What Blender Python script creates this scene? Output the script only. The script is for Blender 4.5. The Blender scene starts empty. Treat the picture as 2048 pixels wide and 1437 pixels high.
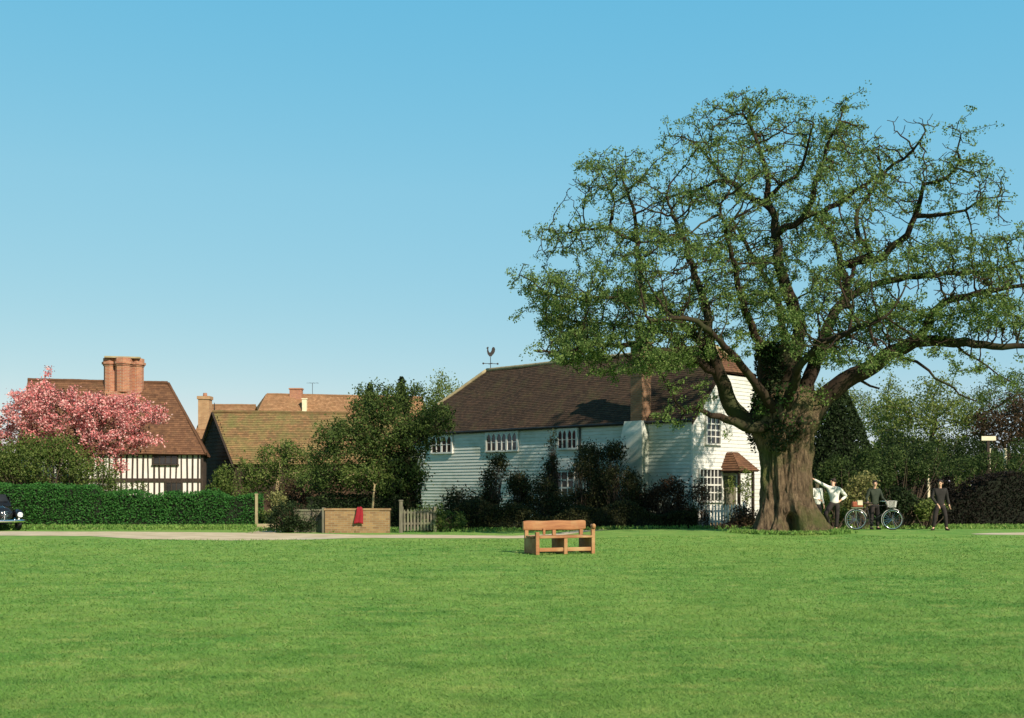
import bpy, bmesh, math, random
import numpy as np
from mathutils import Vector, Matrix, noise
random.seed(7); RNG = np.random.default_rng(7)
PI = math.pi
sc = bpy.context.scene
COL = sc.collection
F, CX, HY, EYE = 2200.0, 1024.0, 976.0, 1.6        # focal length in photo pixels, eye level
# ------------------------------------------------------------------ helpers
def sstep(a, b, t):
    t = min(1, max(0, (t - a) / (b - a))); return t * t * (3 - 2 * t)
def H(x, y):                                       # terrain height
    h = .13 * sstep(1.0, 4.5, x) * sstep(30.5, 35, y) * (1 - sstep(39, 42, y))
    h += .02 * math.sin(x * .31 + 1.3) * math.sin(y * .27) * sstep(6, 12, y) * (1 - sstep(30, 36, y))
    return h
def P(px, py, D): return Vector(((px - CX) / F * D, D, EYE + (HY - py) / F * D))
def XD(px, D): return (px - CX) / F * D
def GP(px, D):
    x = XD(px, D); return Vector((x, D, H(x, D)))
def tag(o, label=None, cat=None, group=None, kind=None):
    if label: o['label'] = label
    if cat: o['category'] = cat
    if group: o['group'] = group
    if kind: o['kind'] = kind
    return o
def empty(name, loc, rz=0, label=None, cat=None, group=None):
    o = bpy.data.objects.new(name, None); COL.objects.link(o)
    o.location = loc; o.rotation_euler = (0, 0, rz); o.empty_display_size = .2
    return tag(o, label, cat, group)
def link(name, me, mat, parent=None, loc=None):
    o = bpy.data.objects.new(name, me); COL.objects.link(o)
    if mat is not None and not me.materials:
        for m in (mat if isinstance(mat, (list, tuple)) else [mat]): me.materials.append(m)
    if parent: o.parent = parent
    if loc is not None: o.location = loc
    return o
class MB:
    def __init__(s): s.v = []; s.f = []; s.uv = []; s.mi = []; s.m = 0
    def face(s, ids, uv=None): s.f.append(tuple(ids)); s.uv.append(uv); s.mi.append(s.m)
    def add(s, vs, fs, M=None):
        b = len(s.v)
        for p in vs:
            p = Vector(p); s.v.append(M @ p if M is not None else p)
        for f in fs: s.face([b + i for i in f])
        return s
    def box(s, x0, x1, y0, y1, z0, z1, M=None):
        vs = [(x0,y0,z0),(x1,y0,z0),(x1,y1,z0),(x0,y1,z0),(x0,y0,z1),(x1,y0,z1),(x1,y1,z1),(x0,y1,z1)]
        return s.add(vs, [(0,3,2,1),(4,5,6,7),(0,1,5,4),(1,2,6,5),(2,3,7,6),(3,0,4,7)], M)
    def prism(s, poly, vec, M=None):               # polygon swept along vec
        n = len(poly); vec = Vector(vec)
        vs = [Vector(p) for p in poly] + [Vector(p) + vec for p in poly]
        fs = [tuple(range(n)), tuple(range(2*n-1, n-1, -1))] + [(i, i+n, (i+1) % n + n, (i+1) % n) for i in range(n)]
        return s.add(vs, fs, M)
    def tube(s, pts, rad, n=6, caps=True, closed=False):
        pts = [Vector(p) for p in pts]; k = len(pts)
        if not isinstance(rad, (list, tuple)): rad = [rad] * k
        b = len(s.v); up = None
        for i, p in enumerate(pts):
            if closed: d = pts[(i+1) % k] - pts[i-1]
            else: d = pts[min(i+1, k-1)] - pts[max(i-1, 0)]
            if d.length < 1e-9: d = Vector((0,0,1))
            d.normalize()
            if up is None: up = d.orthogonal().normalized()
            up = up - d * up.dot(d)
            up = up.normalized() if up.length > 1e-6 else d.orthogonal().normalized()
            w = d.cross(up)
            for j in range(n):
                a = 2*PI*j/n; s.v.append(p + (up*math.cos(a) + w*math.sin(a)) * rad[i])
        for i in range(k if closed else k-1):
            i2 = (i+1) % k
            for j in range(n):
                s.face((b+i*n+j, b+i*n+(j+1) % n, b+i2*n+(j+1) % n, b+i2*n+j))
        if caps and not closed:
            s.face([b+j for j in range(n)][::-1]); s.face([b+(k-1)*n+j for j in range(n)])
        return s
    def ball(s, c, r, nu=12, nv=8, M=None):
        c = Vector(c); r = Vector(r) if not isinstance(r, (int, float)) else Vector((r,r,r))
        vs = []; fs = []
        for i in range(nv+1):
            t = PI*i/nv
            for j in range(nu):
                a = 2*PI*j/nu
                vs.append((c.x+r.x*math.sin(t)*math.cos(a), c.y+r.y*math.sin(t)*math.sin(a), c.z+r.z*math.cos(t)))
        for i in range(nv):
            for j in range(nu):
                fs.append((i*nu+j, (i+1)*nu+j, (i+1)*nu+(j+1) % nu, i*nu+(j+1) % nu))
        return s.add(vs, fs, M)
    def build(s, name, mat, parent=None, smooth=False, off=None, loc=None, bevel=0):
        me = bpy.data.meshes.new(name)
        vs = [tuple(v - off) if off is not None else tuple(v) for v in s.v]
        me.from_pydata(vs, [], s.f)
        if any(u is not None for u in s.uv):
            ul = me.uv_layers.new(name='UVMap'); k = 0; d = []
            for f, u in zip(s.f, s.uv):
                for i in range(len(f)): d += list(u[i]) if u else [0, 0]
            ul.data.foreach_set('uv', d)
        me.polygons.foreach_set('material_index', s.mi)
        if smooth: me.polygons.foreach_set('use_smooth', [True]*len(s.f))
        o = link(name, me, mat, parent, loc)
        if bevel:
            b = o.modifiers.new('Bevel', 'BEVEL'); b.width = bevel; b.segments = 2; b.limit_method = 'ANGLE'
        return o
# ------------------------------------------------------------------ materials
def newmat(name):
    m = bpy.data.materials.new(name); m.use_nodes = True
    nt = m.node_tree; return m, nt, nt.nodes['Principled BSDF'], nt.nodes['Material Output']
def nd(nt, t, **kw):
    n = nt.nodes.new(t)
    for k, v in kw.items(): setattr(n, k, v)
    return n
def ramp(nt, fac, stops):
    r = nd(nt, 'ShaderNodeValToRGB'); e = r.color_ramp.elements
    while len(e) < len(stops): e.new(.5)
    for i, (p, c) in enumerate(stops): e[i].position = p; e[i].color = (*c, 1)
    nt.links.new(fac, r.inputs[0]); return r.outputs[0]
def mixc(nt, fac, a, b, mode='MIX'):
    m = nd(nt, 'ShaderNodeMix', data_type='RGBA', blend_type=mode)
    for s, v in ((m.inputs[0], fac), (m.inputs[6], a), (m.inputs[7], b)):
        if isinstance(v, (int, float)): s.default_value = v
        elif isinstance(v, tuple): s.default_value = (*v, 1)
        else: nt.links.new(v, s)
    return m.outputs[2]
def noisen(nt, vec, scale, detail=5, rough=.6):
    n = nd(nt, 'ShaderNodeTexNoise'); n.inputs['Scale'].default_value = scale
    n.inputs['Detail'].default_value = detail; n.inputs['Roughness'].default_value = rough
    if vec is not None: nt.links.new(vec, n.inputs['Vector'])
    return n.outputs['Fac']
def coords(nt, scale=(1,1,1), kind='Object'):
    t = nd(nt, 'ShaderNodeTexCoord'); mp = nd(nt, 'ShaderNodeMapping')
    mp.inputs['Scale'].default_value = scale; nt.links.new(t.outputs[kind], mp.inputs[0]); return mp.outputs[0]
def bump(nt, bs, h, strength=.4, dist=.02):
    b = nd(nt, 'ShaderNodeBump'); b.inputs['Strength'].default_value = strength; b.inputs['Distance'].default_value = dist
    nt.links.new(h, b.inputs['Height']); nt.links.new(b.outputs[0], bs.inputs['Normal'])
def surf(name, c1, c2, scale=4, rough=.8, bstr=.3, c3=None, s3=.6, stretch=(1,1,1), spec=.3, metal=0, bd=.02):
    m, nt, bs, out = newmat(name); v = coords(nt, stretch)
    f = noisen(nt, v, scale); col = ramp(nt, f, [(.3, c1), (.7, c2)])
    if c3 is not None:
        g = noisen(nt, coords(nt), s3, 4); k = ramp(nt, g, [(.48, (0,0,0)), (.66, (1,1,1))]); col = mixc(nt, k, col, c3)
    nt.links.new(col, bs.inputs['Base Color']); bs.inputs['Roughness'].default_value = rough
    bs.inputs['Specular IOR Level'].default_value = spec; bs.inputs['Metallic'].default_value = metal
    if bstr: bump(nt, bs, noisen(nt, v, scale*4), bstr, bd)
    return m
def tiles(name, cs, moss, mossamt=.5, w=.17, h=.13):
    m, nt, bs, out = newmat(name); v = coords(nt, kind='UV')
    b = nd(nt, 'ShaderNodeTexBrick'); nt.links.new(v, b.inputs['Vector'])
    b.inputs['Color1'].default_value = (0,0,0,1); b.inputs['Color2'].default_value = (1,1,1,1); b.inputs['Mortar'].default_value = (.5,.5,.5,1)
    b.inputs['Scale'].default_value = 1; b.inputs['Brick Width'].default_value = w; b.inputs['Row Height'].default_value = h
    b.inputs['Mortar Size'].default_value = .006; b.inputs['Bias'].default_value = 0
    col = ramp(nt, b.outputs['Color'], [(0, cs[0]), (.35, cs[1]), (.7, cs[2]), (1, cs[0])])
    o = coords(nt); big = noisen(nt, o, .45, 5); col = mixc(nt, ramp(nt, big, [(.35, (0,0,0)), (.7, (.6,.6,.6))]), col, cs[1])
    fine = noisen(nt, o, 5, 6, .7)
    mfac = ramp(nt, noisen(nt, o, 1.3, 7, .7), [(.62 - mossamt*.25, (0,0,0)), (.85 - mossamt*.25, (.85,.85,.85))])
    col = mixc(nt, mfac, col, moss); col = mixc(nt, .7, col, mixc(nt, fine, (.2,.2,.2), (1.8,1.75,1.7)), 'MULTIPLY'); col = mixc(nt, .5, col, mixc(nt, noisen(nt, o, .9, 6, .65), (.3,.3,.3), (1.7,1.7,1.6)), 'MULTIPLY')
    mm = mixc(nt, b.outputs['Fac'], (1,1,1), (.7,.7,.7)); col = mixc(nt, 1, col, mm, 'MULTIPLY')
    nt.links.new(col, bs.inputs['Base Color']); bs.inputs['Roughness'].default_value = .9; bs.inputs['Specular IOR Level'].default_value = .2
    bump(nt, bs, b.outputs['Color'], .5, .02); return m
def bricks(name, c1, c2, mortar, sc_=1, axis='xz'):
    m, nt, bs, out = newmat(name)
    t = nd(nt, 'ShaderNodeTexCoord'); sp = nd(nt, 'ShaderNodeSeparateXYZ'); nt.links.new(t.outputs['Object'], sp.inputs[0])
    ad = nd(nt, 'ShaderNodeMath', operation='ADD'); nt.links.new(sp.outputs[0], ad.inputs[0]); nt.links.new(sp.outputs[1], ad.inputs[1])
    cb = nd(nt, 'ShaderNodeCombineXYZ'); nt.links.new(ad.outputs[0], cb.inputs[0]); nt.links.new(sp.outputs[2], cb.inputs[1])
    b = nd(nt, 'ShaderNodeTexBrick'); nt.links.new(cb.outputs[0], b.inputs['Vector']); b.inputs['Scale'].default_value = sc_
    b.inputs['Brick Width'].default_value = .225; b.inputs['Row Height'].default_value = .075; b.inputs['Mortar Size'].default_value = .008
    b.inputs['Color1'].default_value = (*c1,1); b.inputs['Color2'].default_value = (*c2,1); b.inputs['Mortar'].default_value = (*mortar,1)
    n = noisen(nt, t.outputs['Object'], 3, 6, .7)
    col = mixc(nt, .6, b.outputs['Color'], mixc(nt, n, (.35,.35,.35), (1.45,1.45,1.45)), 'MULTIPLY')
    nt.links.new(col, bs.inputs['Base Color']); bs.inputs['Roughness'].default_value = .9
    bump(nt, bs, b.outputs['Fac'], -.4, .01); return m
def leafmat(name, c1, c2, c3, trans=.35, nscale=.9):
    m, nt, bs, out = newmat(name)
    g = nd(nt, 'ShaderNodeNewGeometry'); o = coords(nt)
    col = ramp(nt, g.outputs['Random Per Island'], [(0, c1), (.5, c2), (1, c3)])
    n = noisen(nt, o, nscale, 4); col = mixc(nt, .55, col, mixc(nt, n, (.45,.45,.5), (1.5,1.5,1.4)), 'MULTIPLY')
    nt.links.new(col, bs.inputs['Base Color']); bs.inputs['Roughness'].default_value = .65; bs.inputs['Specular IOR Level'].default_value = .12
    tr = nd(nt, 'ShaderNodeBsdfTranslucent'); nt.links.new(col, tr.inputs['Color'])
    mx = nd(nt, 'ShaderNodeMixShader'); mx.inputs[0].default_value = trans
    nt.links.new(bs.outputs[0], mx.inputs[1]); nt.links.new(tr.outputs[0], mx.inputs[2]); nt.links.new(mx.outputs[0], out.inputs[0])
    return m
M = {}
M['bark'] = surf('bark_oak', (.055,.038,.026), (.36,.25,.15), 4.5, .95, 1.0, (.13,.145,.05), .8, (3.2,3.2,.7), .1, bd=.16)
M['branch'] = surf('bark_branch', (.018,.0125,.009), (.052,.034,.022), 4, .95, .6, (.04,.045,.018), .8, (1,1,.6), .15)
M['twig'] = surf('bark_twig', (.05,.035,.025), (.10,.07,.045), 6, .95, .3)
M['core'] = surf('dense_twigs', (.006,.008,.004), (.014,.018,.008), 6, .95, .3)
M['paletrunk'] = surf('bark_pale', (.22,.17,.09), (.40,.31,.17), 4, .95, .5, None, 1, (3,3,.6))
M['oakleaf'] = leafmat('leaf_oak', (.085,.14,.038), (.155,.23,.062), (.24,.32,.098), .42, .5)
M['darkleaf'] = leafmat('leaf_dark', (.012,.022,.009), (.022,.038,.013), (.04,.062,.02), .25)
M['midleaf'] = leafmat('leaf_mid', (.05,.085,.02), (.10,.15,.03), (.17,.20,.06), .35)
M['paleleaf'] = leafmat('leaf_pale', (.10,.15,.03), (.16,.21,.05), (.22,.24,.08), .4)
M['brownleaf'] = leafmat('leaf_brown', (.035,.022,.014), (.06,.038,.022), (.09,.055,.03), .2)
M['blackleaf'] = leafmat('leaf_black', (.006,.0045,.0035), (.010,.0075,.005), (.018,.013,.008), .06)
M['shadeleaf'] = leafmat('leaf_deep_green', (.022,.042,.012), (.045,.075,.02), (.085,.12,.035), .3)
M['gardenleaf'] = leafmat('leaf_garden', (.018,.022,.009), (.04,.045,.016), (.075,.07,.028), .22)
M['appleleaf'] = leafmat('leaf_apple', (.035,.062,.016), (.07,.11,.025), (.125,.165,.048), .32)
M['yellowleaf'] = leafmat('leaf_yellow', (.16,.17,.05), (.25,.25,.09), (.36,.33,.14), .4)
M['hedgeleaf'] = leafmat('leaf_hedge', (.026,.10,.02), (.04,.14,.028), (.065,.18,.036), .25, 1.2)
M['blossom'] = leafmat('blossom_pink', (.52,.12,.125), (.76,.28,.27), (.92,.62,.57), .3, 1.0)
M['white'] = surf('white_paint', (.56,.55,.50), (.68,.66,.60), 6, .65, .15, (.50,.49,.42), .5)
M['boards'] = surf('white_boards', (.48,.50,.43), (.64,.645,.57), 3, .65, .15, (.38,.40,.31), .5, (.4,1,3))
M['plaster'] = surf('white_plaster', (.60,.56,.51), (.72,.68,.62), 3, .9, .2, (.66,.60,.52), .8)
M['glass'] = surf('dark_glass', (.012,.012,.012), (.03,.03,.03), 1, .08, 0, spec=.6)
M['timber'] = surf('old_timber', (.02,.014,.01), (.06,.042,.03), 6, .85, .4, None, 1, (4,4,.6))
M['weatherdark'] = surf('dark_weatherboard', (.022,.014,.010), (.055,.034,.022), 5, .9, .4, (.075,.042,.025), .6, (.4,1,4))
M['tile_house'] = tiles('tiles_brown', ((.036,.024,.017), (.056,.036,.024), (.085,.05,.032)), (.075,.065,.03), .5)
M['tile_cottage'] = tiles('tiles_cottage', ((.10,.05,.03), (.14,.07,.04), (.19,.095,.05)), (.12,.075,.04), .3)
M['tile_barn'] = tiles('tiles_mossy', ((.15,.095,.05), (.21,.13,.065), (.30,.165,.08)), (.17,.165,.06), .85)
M['tile_red'] = tiles('tiles_orange', ((.24,.13,.065), (.31,.17,.09), (.38,.22,.12)), (.30,.2,.1), .35)
M['ridge'] = surf('ridge_tile', (.26,.21,.11), (.38,.31,.18), 3, .9, .3)
M['brick'] = bricks('brick_red', (.32,.10,.055), (.42,.17,.08), (.34,.27,.19))
M['brickpale'] = bricks('brick_pale', (.36,.18,.08), (.44,.25,.12), (.36,.27,.16))
M['brickold'] = bricks('brick_old', (.17,.08,.04), (.25,.13,.065), (.2,.15,.1))
M['brickwall'] = bricks('brick_wall', (.20,.11,.045), (.33,.20,.08), (.27,.21,.12))
M['benchwood'] = surf('bench_wood', (.25,.10,.042), (.38,.175,.07), 4, .7, .35, (.40,.25,.11), 1.5, (.6,5,5))
M['road'] = surf('sandy_road', (.42,.33,.20), (.62,.50,.34), 1.2, .95, .3, (.46,.41,.33), .12)
M['iron'] = surf('black_iron', (.012,.012,.013), (.03,.03,.03), 8, .55, .1)
M['carpaint'] = surf('black_gloss_paint', (.008,.008,.009), (.014,.014,.015), 1, .12, 0, spec=.6)
M['chrome'] = surf('chrome', (.75,.74,.72), (.85,.84,.82), 1, .12, 0, metal=1)
M['lamp'] = surf('lamp_glass', (.75,.74,.68), (.85,.83,.78), 2, .15, 0, spec=.6)
M['rubber'] = surf('rubber', (.012,.012,.012), (.025,.025,.025), 6, .8, .2)
M['skin'] = surf('skin', (.58,.34,.22), (.68,.42,.28), 3, .55, 0)
M['hair'] = surf('dark_hair', (.02,.013,.008), (.045,.028,.018), 20, .6, .3)
M['shirt'] = surf('white_shirt', (.62,.60,.52), (.78,.76,.68), 5, .8, .2)
M['trousers'] = surf('dark_trousers', (.018,.014,.014), (.04,.03,.028), 6, .85, .2)
M['jacket'] = surf('dark_green_jacket', (.02,.028,.018), (.045,.055,.035), 6, .85, .2)
M['darkcoat'] = surf('dark_coat', (.016,.014,.013), (.035,.03,.026), 6, .85, .2)
M['leather'] = surf('dark_leather', (.02,.012,.01), (.05,.03,.02), 6, .5, .1)
M['redcloth'] = surf('red_cloth', (.20,.008,.014), (.30,.014,.02), 5, .8, .3)
M['redbag'] = surf('red_brown_bag', (.28,.07,.035), (.40,.12,.06), 5, .7, .3)
M['cream'] = surf('cream_paint', (.62,.55,.36), (.75,.68,.48), 4, .7, .1)
M['weathered'] = surf('weathered_wood', (.09,.08,.055), (.19,.17,.12), 5, .9, .3, (.14,.17,.08), 1.2, (4,4,.6))
M['copperv'] = surf('weathervane', (.02,.016,.014), (.05,.04,.035), 5, .6, .1)
# lawn
def lawnmat():
    m, nt, bs, out = newmat('lawn_grass'); o = coords(nt)
    fine = noisen(nt, o, 28, 6, .75); mid = noisen(nt, coords(nt, (.85, 1.0, 1)), .95, 8, .75); big = noisen(nt, coords(nt, (.6, 1, 1)), .2, 7, .7)
    c = ramp(nt, fine, [(.25, (.115,.235,.046)), (.5, (.175,.325,.066)), (.78, (.24,.38,.095))])
    c = mixc(nt, ramp(nt, mid, [(.42, (0,0,0)), (.62, (.85,.85,.85))]), c, (.075,.215,.035)); c = mixc(nt, ramp(nt, noisen(nt, coords(nt, (.5, 1, 1)), 3.6, 6, .7), [(.5, (0,0,0)), (.68, (.6,.6,.6))]), c, (.40,.42,.13)); c = mixc(nt, ramp(nt, noisen(nt, coords(nt, (.7, 1, 1)), 1.9, 8, .75), [(.53, (0,0,0)), (.66, (.62,.62,.62))]), c, (.115,.20,.05))
    c = mixc(nt, ramp(nt, big, [(.40, (0,0,0)), (.68, (.55,.55,.55))]), c, (.26,.355,.08))
    nt.links.new(c, bs.inputs['Base Color']); bs.inputs['Roughness'].default_value = .9; bs.inputs['Specular IOR Level'].default_value = .1
    bump(nt, bs, fine, .6, .05); return m
M['lawn'] = lawnmat()
def bladem():
    m, nt, bs, out = newmat('grass_blade'); o = coords(nt)
    g = nd(nt, 'ShaderNodeNewGeometry')
    c = ramp(nt, g.outputs['Random Per Island'], [(0, (.12,.25,.05)), (.5, (.175,.335,.066)), (.9, (.24,.39,.095)), (1, (.38,.37,.17))])
    mid = noisen(nt, coords(nt, (.85, 1.0, 1)), .95, 8, .75); big = noisen(nt, coords(nt, (.6, 1, 1)), .2, 7, .7)
    c = mixc(nt, ramp(nt, mid, [(.42, (0,0,0)), (.62, (.85,.85,.85))]), c, (.075,.215,.035)); c = mixc(nt, ramp(nt, noisen(nt, coords(nt, (.5, 1, 1)), 3.6, 6, .7), [(.5, (0,0,0)), (.68, (.6,.6,.6))]), c, (.40,.42,.13)); c = mixc(nt, ramp(nt, noisen(nt, coords(nt, (.7, 1, 1)), 1.9, 8, .75), [(.53, (0,0,0)), (.66, (.62,.62,.62))]), c, (.115,.20,.05))
    c = mixc(nt, ramp(nt, big, [(.40, (0,0,0)), (.68, (.5,.5,.5))]), c, (.26,.36,.08))
    nt.links.new(c, bs.inputs['Base Color']); bs.inputs['Roughness'].default_value = .65; bs.inputs['Specular IOR Level'].default_value = .15
    tr = nd(nt, 'ShaderNodeBsdfTranslucent'); nt.links.new(c, tr.inputs['Color'])
    mx = nd(nt, 'ShaderNodeMixShader'); mx.inputs[0].default_value = .35
    nt.links.new(bs.outputs[0], mx.inputs[1]); nt.links.new(tr.outputs[0], mx.inputs[2]); nt.links.new(mx.outputs[0], out.inputs[0])
    return m
M['blade'] = bladem()
# ------------------------------------------------------------------ camera, light, sky
cam = bpy.data.cameras.new('camera'); co = bpy.data.objects.new('camera', cam); COL.objects.link(co)
co.location = (0, 0, EYE); co.rotation_euler = (PI/2, 0, 0)
cam.sensor_width = 36; cam.lens = F * 36 / 2048; cam.shift_y = (HY - 718.5) / 2048; cam.clip_end = 3000; cam.clip_start = .1
sc.camera = co
SUN = Vector((.56, -.83, 0)).normalized(); EL = math.radians(34.5)
sdir = Vector((SUN.x*math.cos(EL), SUN.y*math.cos(EL), math.sin(EL)))
sl = bpy.data.lights.new('sun', 'SUN'); so = bpy.data.objects.new('sun', sl); COL.objects.link(so)
sl.energy = 5.0; sl.angle = math.radians(.5); sl.color = (1, .89, .74)
so.rotation_euler = sdir.to_track_quat('Z', 'Y').to_euler(); so.location = (20, -30, 40)
w = bpy.data.worlds.new('World'); sc.world = w; w.use_nodes = True; nt = w.node_tree
sky = nt.nodes.new('ShaderNodeTexSky'); sky.sky_type = 'NISHITA'; sky.sun_disc = False
sky.sun_elevation = EL; sky.sun_rotation = math.atan2(SUN.x, SUN.y)
sky.air_density = 1.0; sky.dust_density = 0; sky.ozone_density = 1.0
hs = nt.nodes.new('ShaderNodeHueSaturation'); hs.inputs['Saturation'].default_value = 1.1; hs.inputs['Hue'].default_value = .485
nt.links.new(sky.outputs[0], hs.inputs['Color'])
graded = mixc(nt, 1.0, mixc(nt, 1.0, hs.outputs[0], (.54, .27, .06), 'MULTIPLY'), (.47, 3.06, 5.3), 'ADD')   # the flat turquoise sky of an old colour print
sx = nd(nt, 'ShaderNodeSeparateXYZ'); tcs = nd(nt, 'ShaderNodeTexCoord'); nt.links.new(tcs.outputs['Generated'], sx.inputs[0])
graded = mixc(nt, 1.0, graded, ramp(nt, sx.outputs[2], [(0, (1.05,1.05,1.05)), (.10, (1.05,1.04,1.03)), (.26, (1.20,1.07,1.03)), (.42, (.98,1.0,1.0)), (.8, (.36,.38,.42))]), 'MULTIPLY')   # deeper towards the zenith
nt.links.new(graded, nt.nodes['Background'].inputs[0])
nt.nodes['Background'].inputs[1].default_value = .10
sc.view_settings.view_transform = 'Standard'; sc.view_settings.look = 'None'; sc.view_settings.exposure = 0.40; sc.view_settings.gamma = 1
# ------------------------------------------------------------------ ground
def axis(lo, hi, step, far):
    a = list(np.arange(lo, hi + 1e-6, step)); b = []; s = step; x = hi
    while x < far: s *= 1.5; x += s; b.append(x)
    c = []; s = step; x = lo
    while x > -far: s *= 1.5; x -= s; c.append(x)
    return c[::-1] + a + b
def sheet(name, xs, ys, mat, dz=0):
    v = [(x, y, H(x, y) + dz) for y in ys for x in xs]; n = len(xs)
    f = [(j*n+i, j*n+i+1, (j+1)*n+i+1, (j+1)*n+i) for j in range(len(ys)-1) for i in range(n-1)]
    me = bpy.data.meshes.new(name); me.from_pydata(v, [], f); me.polygons.foreach_set('use_smooth', [True]*len(f))
    return link(name, me, mat)
tag(sheet('ground', axis(-32, 32, .8, 900), axis(-4, 60, .8, 900), M['lawn']), kind='structure')
def strip(name, rows, mat, dz=.006, nx=6):       # rows: (px, Dnear, Dfar) -> conforming sheet
    v = []; f = []
    fine = []
    for a, b in zip(rows[:-1], rows[1:]):
        for k in range(6):
            t = k/6; fine.append([a[i]*(1-t)+b[i]*t for i in range(3)])
    fine.append(rows[-1])
    for (x, d0, d1) in fine:
        for k in range(nx+1):
            wob = .16*noise.noise((x*1.1, k*.0+ (3 if k > nx/2 else 9), 1.7)) if k in (0, nx) else 0
            y = d0 + (d1-d0)*k/nx + wob; v.append((x, y, H(x, y) + dz))
    for i in range(len(fine)-1):
        for k in range(nx): f.append((i*(nx+1)+k, (i+1)*(nx+1)+k, (i+1)*(nx+1)+k+1, i*(nx+1)+k+1))
    me = bpy.data.meshes.new(name); me.from_pydata(v, [], f); return tag(link(name, me, mat), kind='structure')
strip('road', [(-60,37.0,40.2),(-32,37.0,40.2),(-18,36.8,40.2),(-14,36.4,40.0),(-11.5,34.2,39.5),(-8.5,33.4,38.8),(-6.2,33.9,38.0),(-4.9,35.0,37.2),(-3.5,35.0,37.4),(0,34.7,36.6),(1.2,35.6,37.6),(2.4,38.2,40.2),(4,40.2,42),(8,41.2,43),(14,41.5,43)], M['road'])
strip('path', [(14.6,34.6,35.0),(15.6,34.4,35.7),(17,34.2,36.0),(20,34.0,36.2),(26,33.5,36.2)], M['road'])
strip('garden_path', [(-9.4,38.7,46),(-8.9,38.7,46),(-8.4,38.7,46)], M['road'])
# mown grass blades, denser towards the viewer
def grass():
    n = 720000
    inv = RNG.uniform(1/34.0, 1/5.6, n); D = 1/inv
    X = RNG.uniform(-1, 1, n) * (.52*D + 5.0)
    hgt = RNG.uniform(.012, .03, n) * (1 + .02*(D-7)); wid = .003 * D / 7 * RNG.uniform(.7, 1.4, n)
    ang = RNG.uniform(0, 2*PI, n); lean = RNG.uniform(.6, 2.6, n) * hgt; la = RNG.uniform(0, 2*PI, n)
    z = np.array([H(a, b) for a, b in zip(X, D)])
    v = np.zeros((n, 3, 3))
    v[:,0,0] = X - np.cos(ang)*wid; v[:,0,1] = D - np.sin(ang)*wid; v[:,0,2] = z - .002
    v[:,1,0] = X + np.cos(ang)*wid; v[:,1,1] = D + np.sin(ang)*wid; v[:,1,2] = z - .002
    v[:,2,0] = X + np.cos(la)*lean; v[:,2,1] = D + np.sin(la)*lean; v[:,2,2] = z + hgt
    me = bpy.data.meshes.new('grass'); me.vertices.add(3*n); me.vertices.foreach_set('co', v.ravel())
    me.loops.add(3*n); me.loops.foreach_set('vertex_index', np.arange(3*n, dtype=np.int32))
    me.polygons.add(n); me.polygons.foreach_set('loop_start', np.arange(0, 3*n, 3, dtype=np.int32))
    me.update(); me.validate()
    tag(link('grass', me, M['blade']), kind='stuff')
grass()
# ------------------------------------------------------------------ foliage and trees
def leaf_mesh(name, c, size, up=.3, aspect=.55):
    """c: (n,3) centres; one folded four-cornered leaf per centre"""
    n = len(c); size = np.broadcast_to(size, (n,)) * RNG.uniform(.65, 1.35, n)
    d = RNG.normal(size=(n, 3)); d[:,2] += up; d /= np.linalg.norm(d, axis=1)[:,None]
    t = RNG.normal(size=(n, 3)); s = np.cross(d, t); s /= np.linalg.norm(s, axis=1)[:,None]
    nn = np.cross(d, s); h = size[:,None]*.5
    v = np.stack([c - d*h, c + s*h*aspect + nn*h*.25, c + d*h, c - s*h*aspect + nn*h*.25], 1)
    me = bpy.data.meshes.new(name); me.vertices.add(4*n); me.vertices.foreach_set('co', v.ravel())
    me.loops.add(4*n); me.loops.foreach_set('vertex_index', np.arange(4*n, dtype=np.int32))
    me.polygons.add(n); me.polygons.foreach_set('loop_start', np.arange(0, 4*n, 4, dtype=np.int32))
    me.update(); me.validate(); return me
def colonize(nodes, par, att, step, infl, kill, iters=140, jit=.25, trop=(0,0,.05)):
    nodes = [np.array(p, float) for p in nodes]; par = list(par); att = np.array(att, float)
    N = np.array(nodes); near = np.zeros(len(att), int); nd2 = np.full(len(att), 1e9)
    def upd(ids):
        nonlocal near, nd2
        if len(att) == 0: return
        A = np.array([nodes[i] for i in ids])
        for k in range(0, len(A), 400):
            d = ((att[:,None,:] - A[None,k:k+400,:])**2).sum(2); j = d.argmin(1); dm = d[np.arange(len(att)), j]
            b = dm < nd2; nd2[b] = dm[b]; near[b] = np.array(ids)[k + j[b]]
    upd(list(range(len(nodes)))); kids = {}
    tr = np.array(trop)
    for it in range(iters):
        if len(att) == 0: break
        act = nd2 < infl*infl
        if not act.any(): break
        acc = {}
        for a, i in zip(att[act], near[act]):
            v = a - nodes[i]; L = np.linalg.norm(v)
            if L > 1e-6: acc[i] = acc.get(i, 0) + v/L
        new = []
        for i, v in acc.items():
            L = np.linalg.norm(v)
            v = v/(L+1e-9) + tr + RNG.normal(size=3)*jit; v /= np.linalg.norm(v)
            p = nodes[i] + v*step
            if any(np.linalg.norm(p - q) < step*.4 for q in kids.get(i, [])): continue
            if len(kids.get(i, [])) > 4: continue
            kids.setdefault(i, []).append(p); nodes.append(p); par.append(i); new.append(len(nodes)-1)
        if not new: break
        upd(new); keep = nd2 > kill*kill; att = att[keep]; near = near[keep]; nd2 = nd2[keep]
    return np.array(nodes), par
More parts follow.
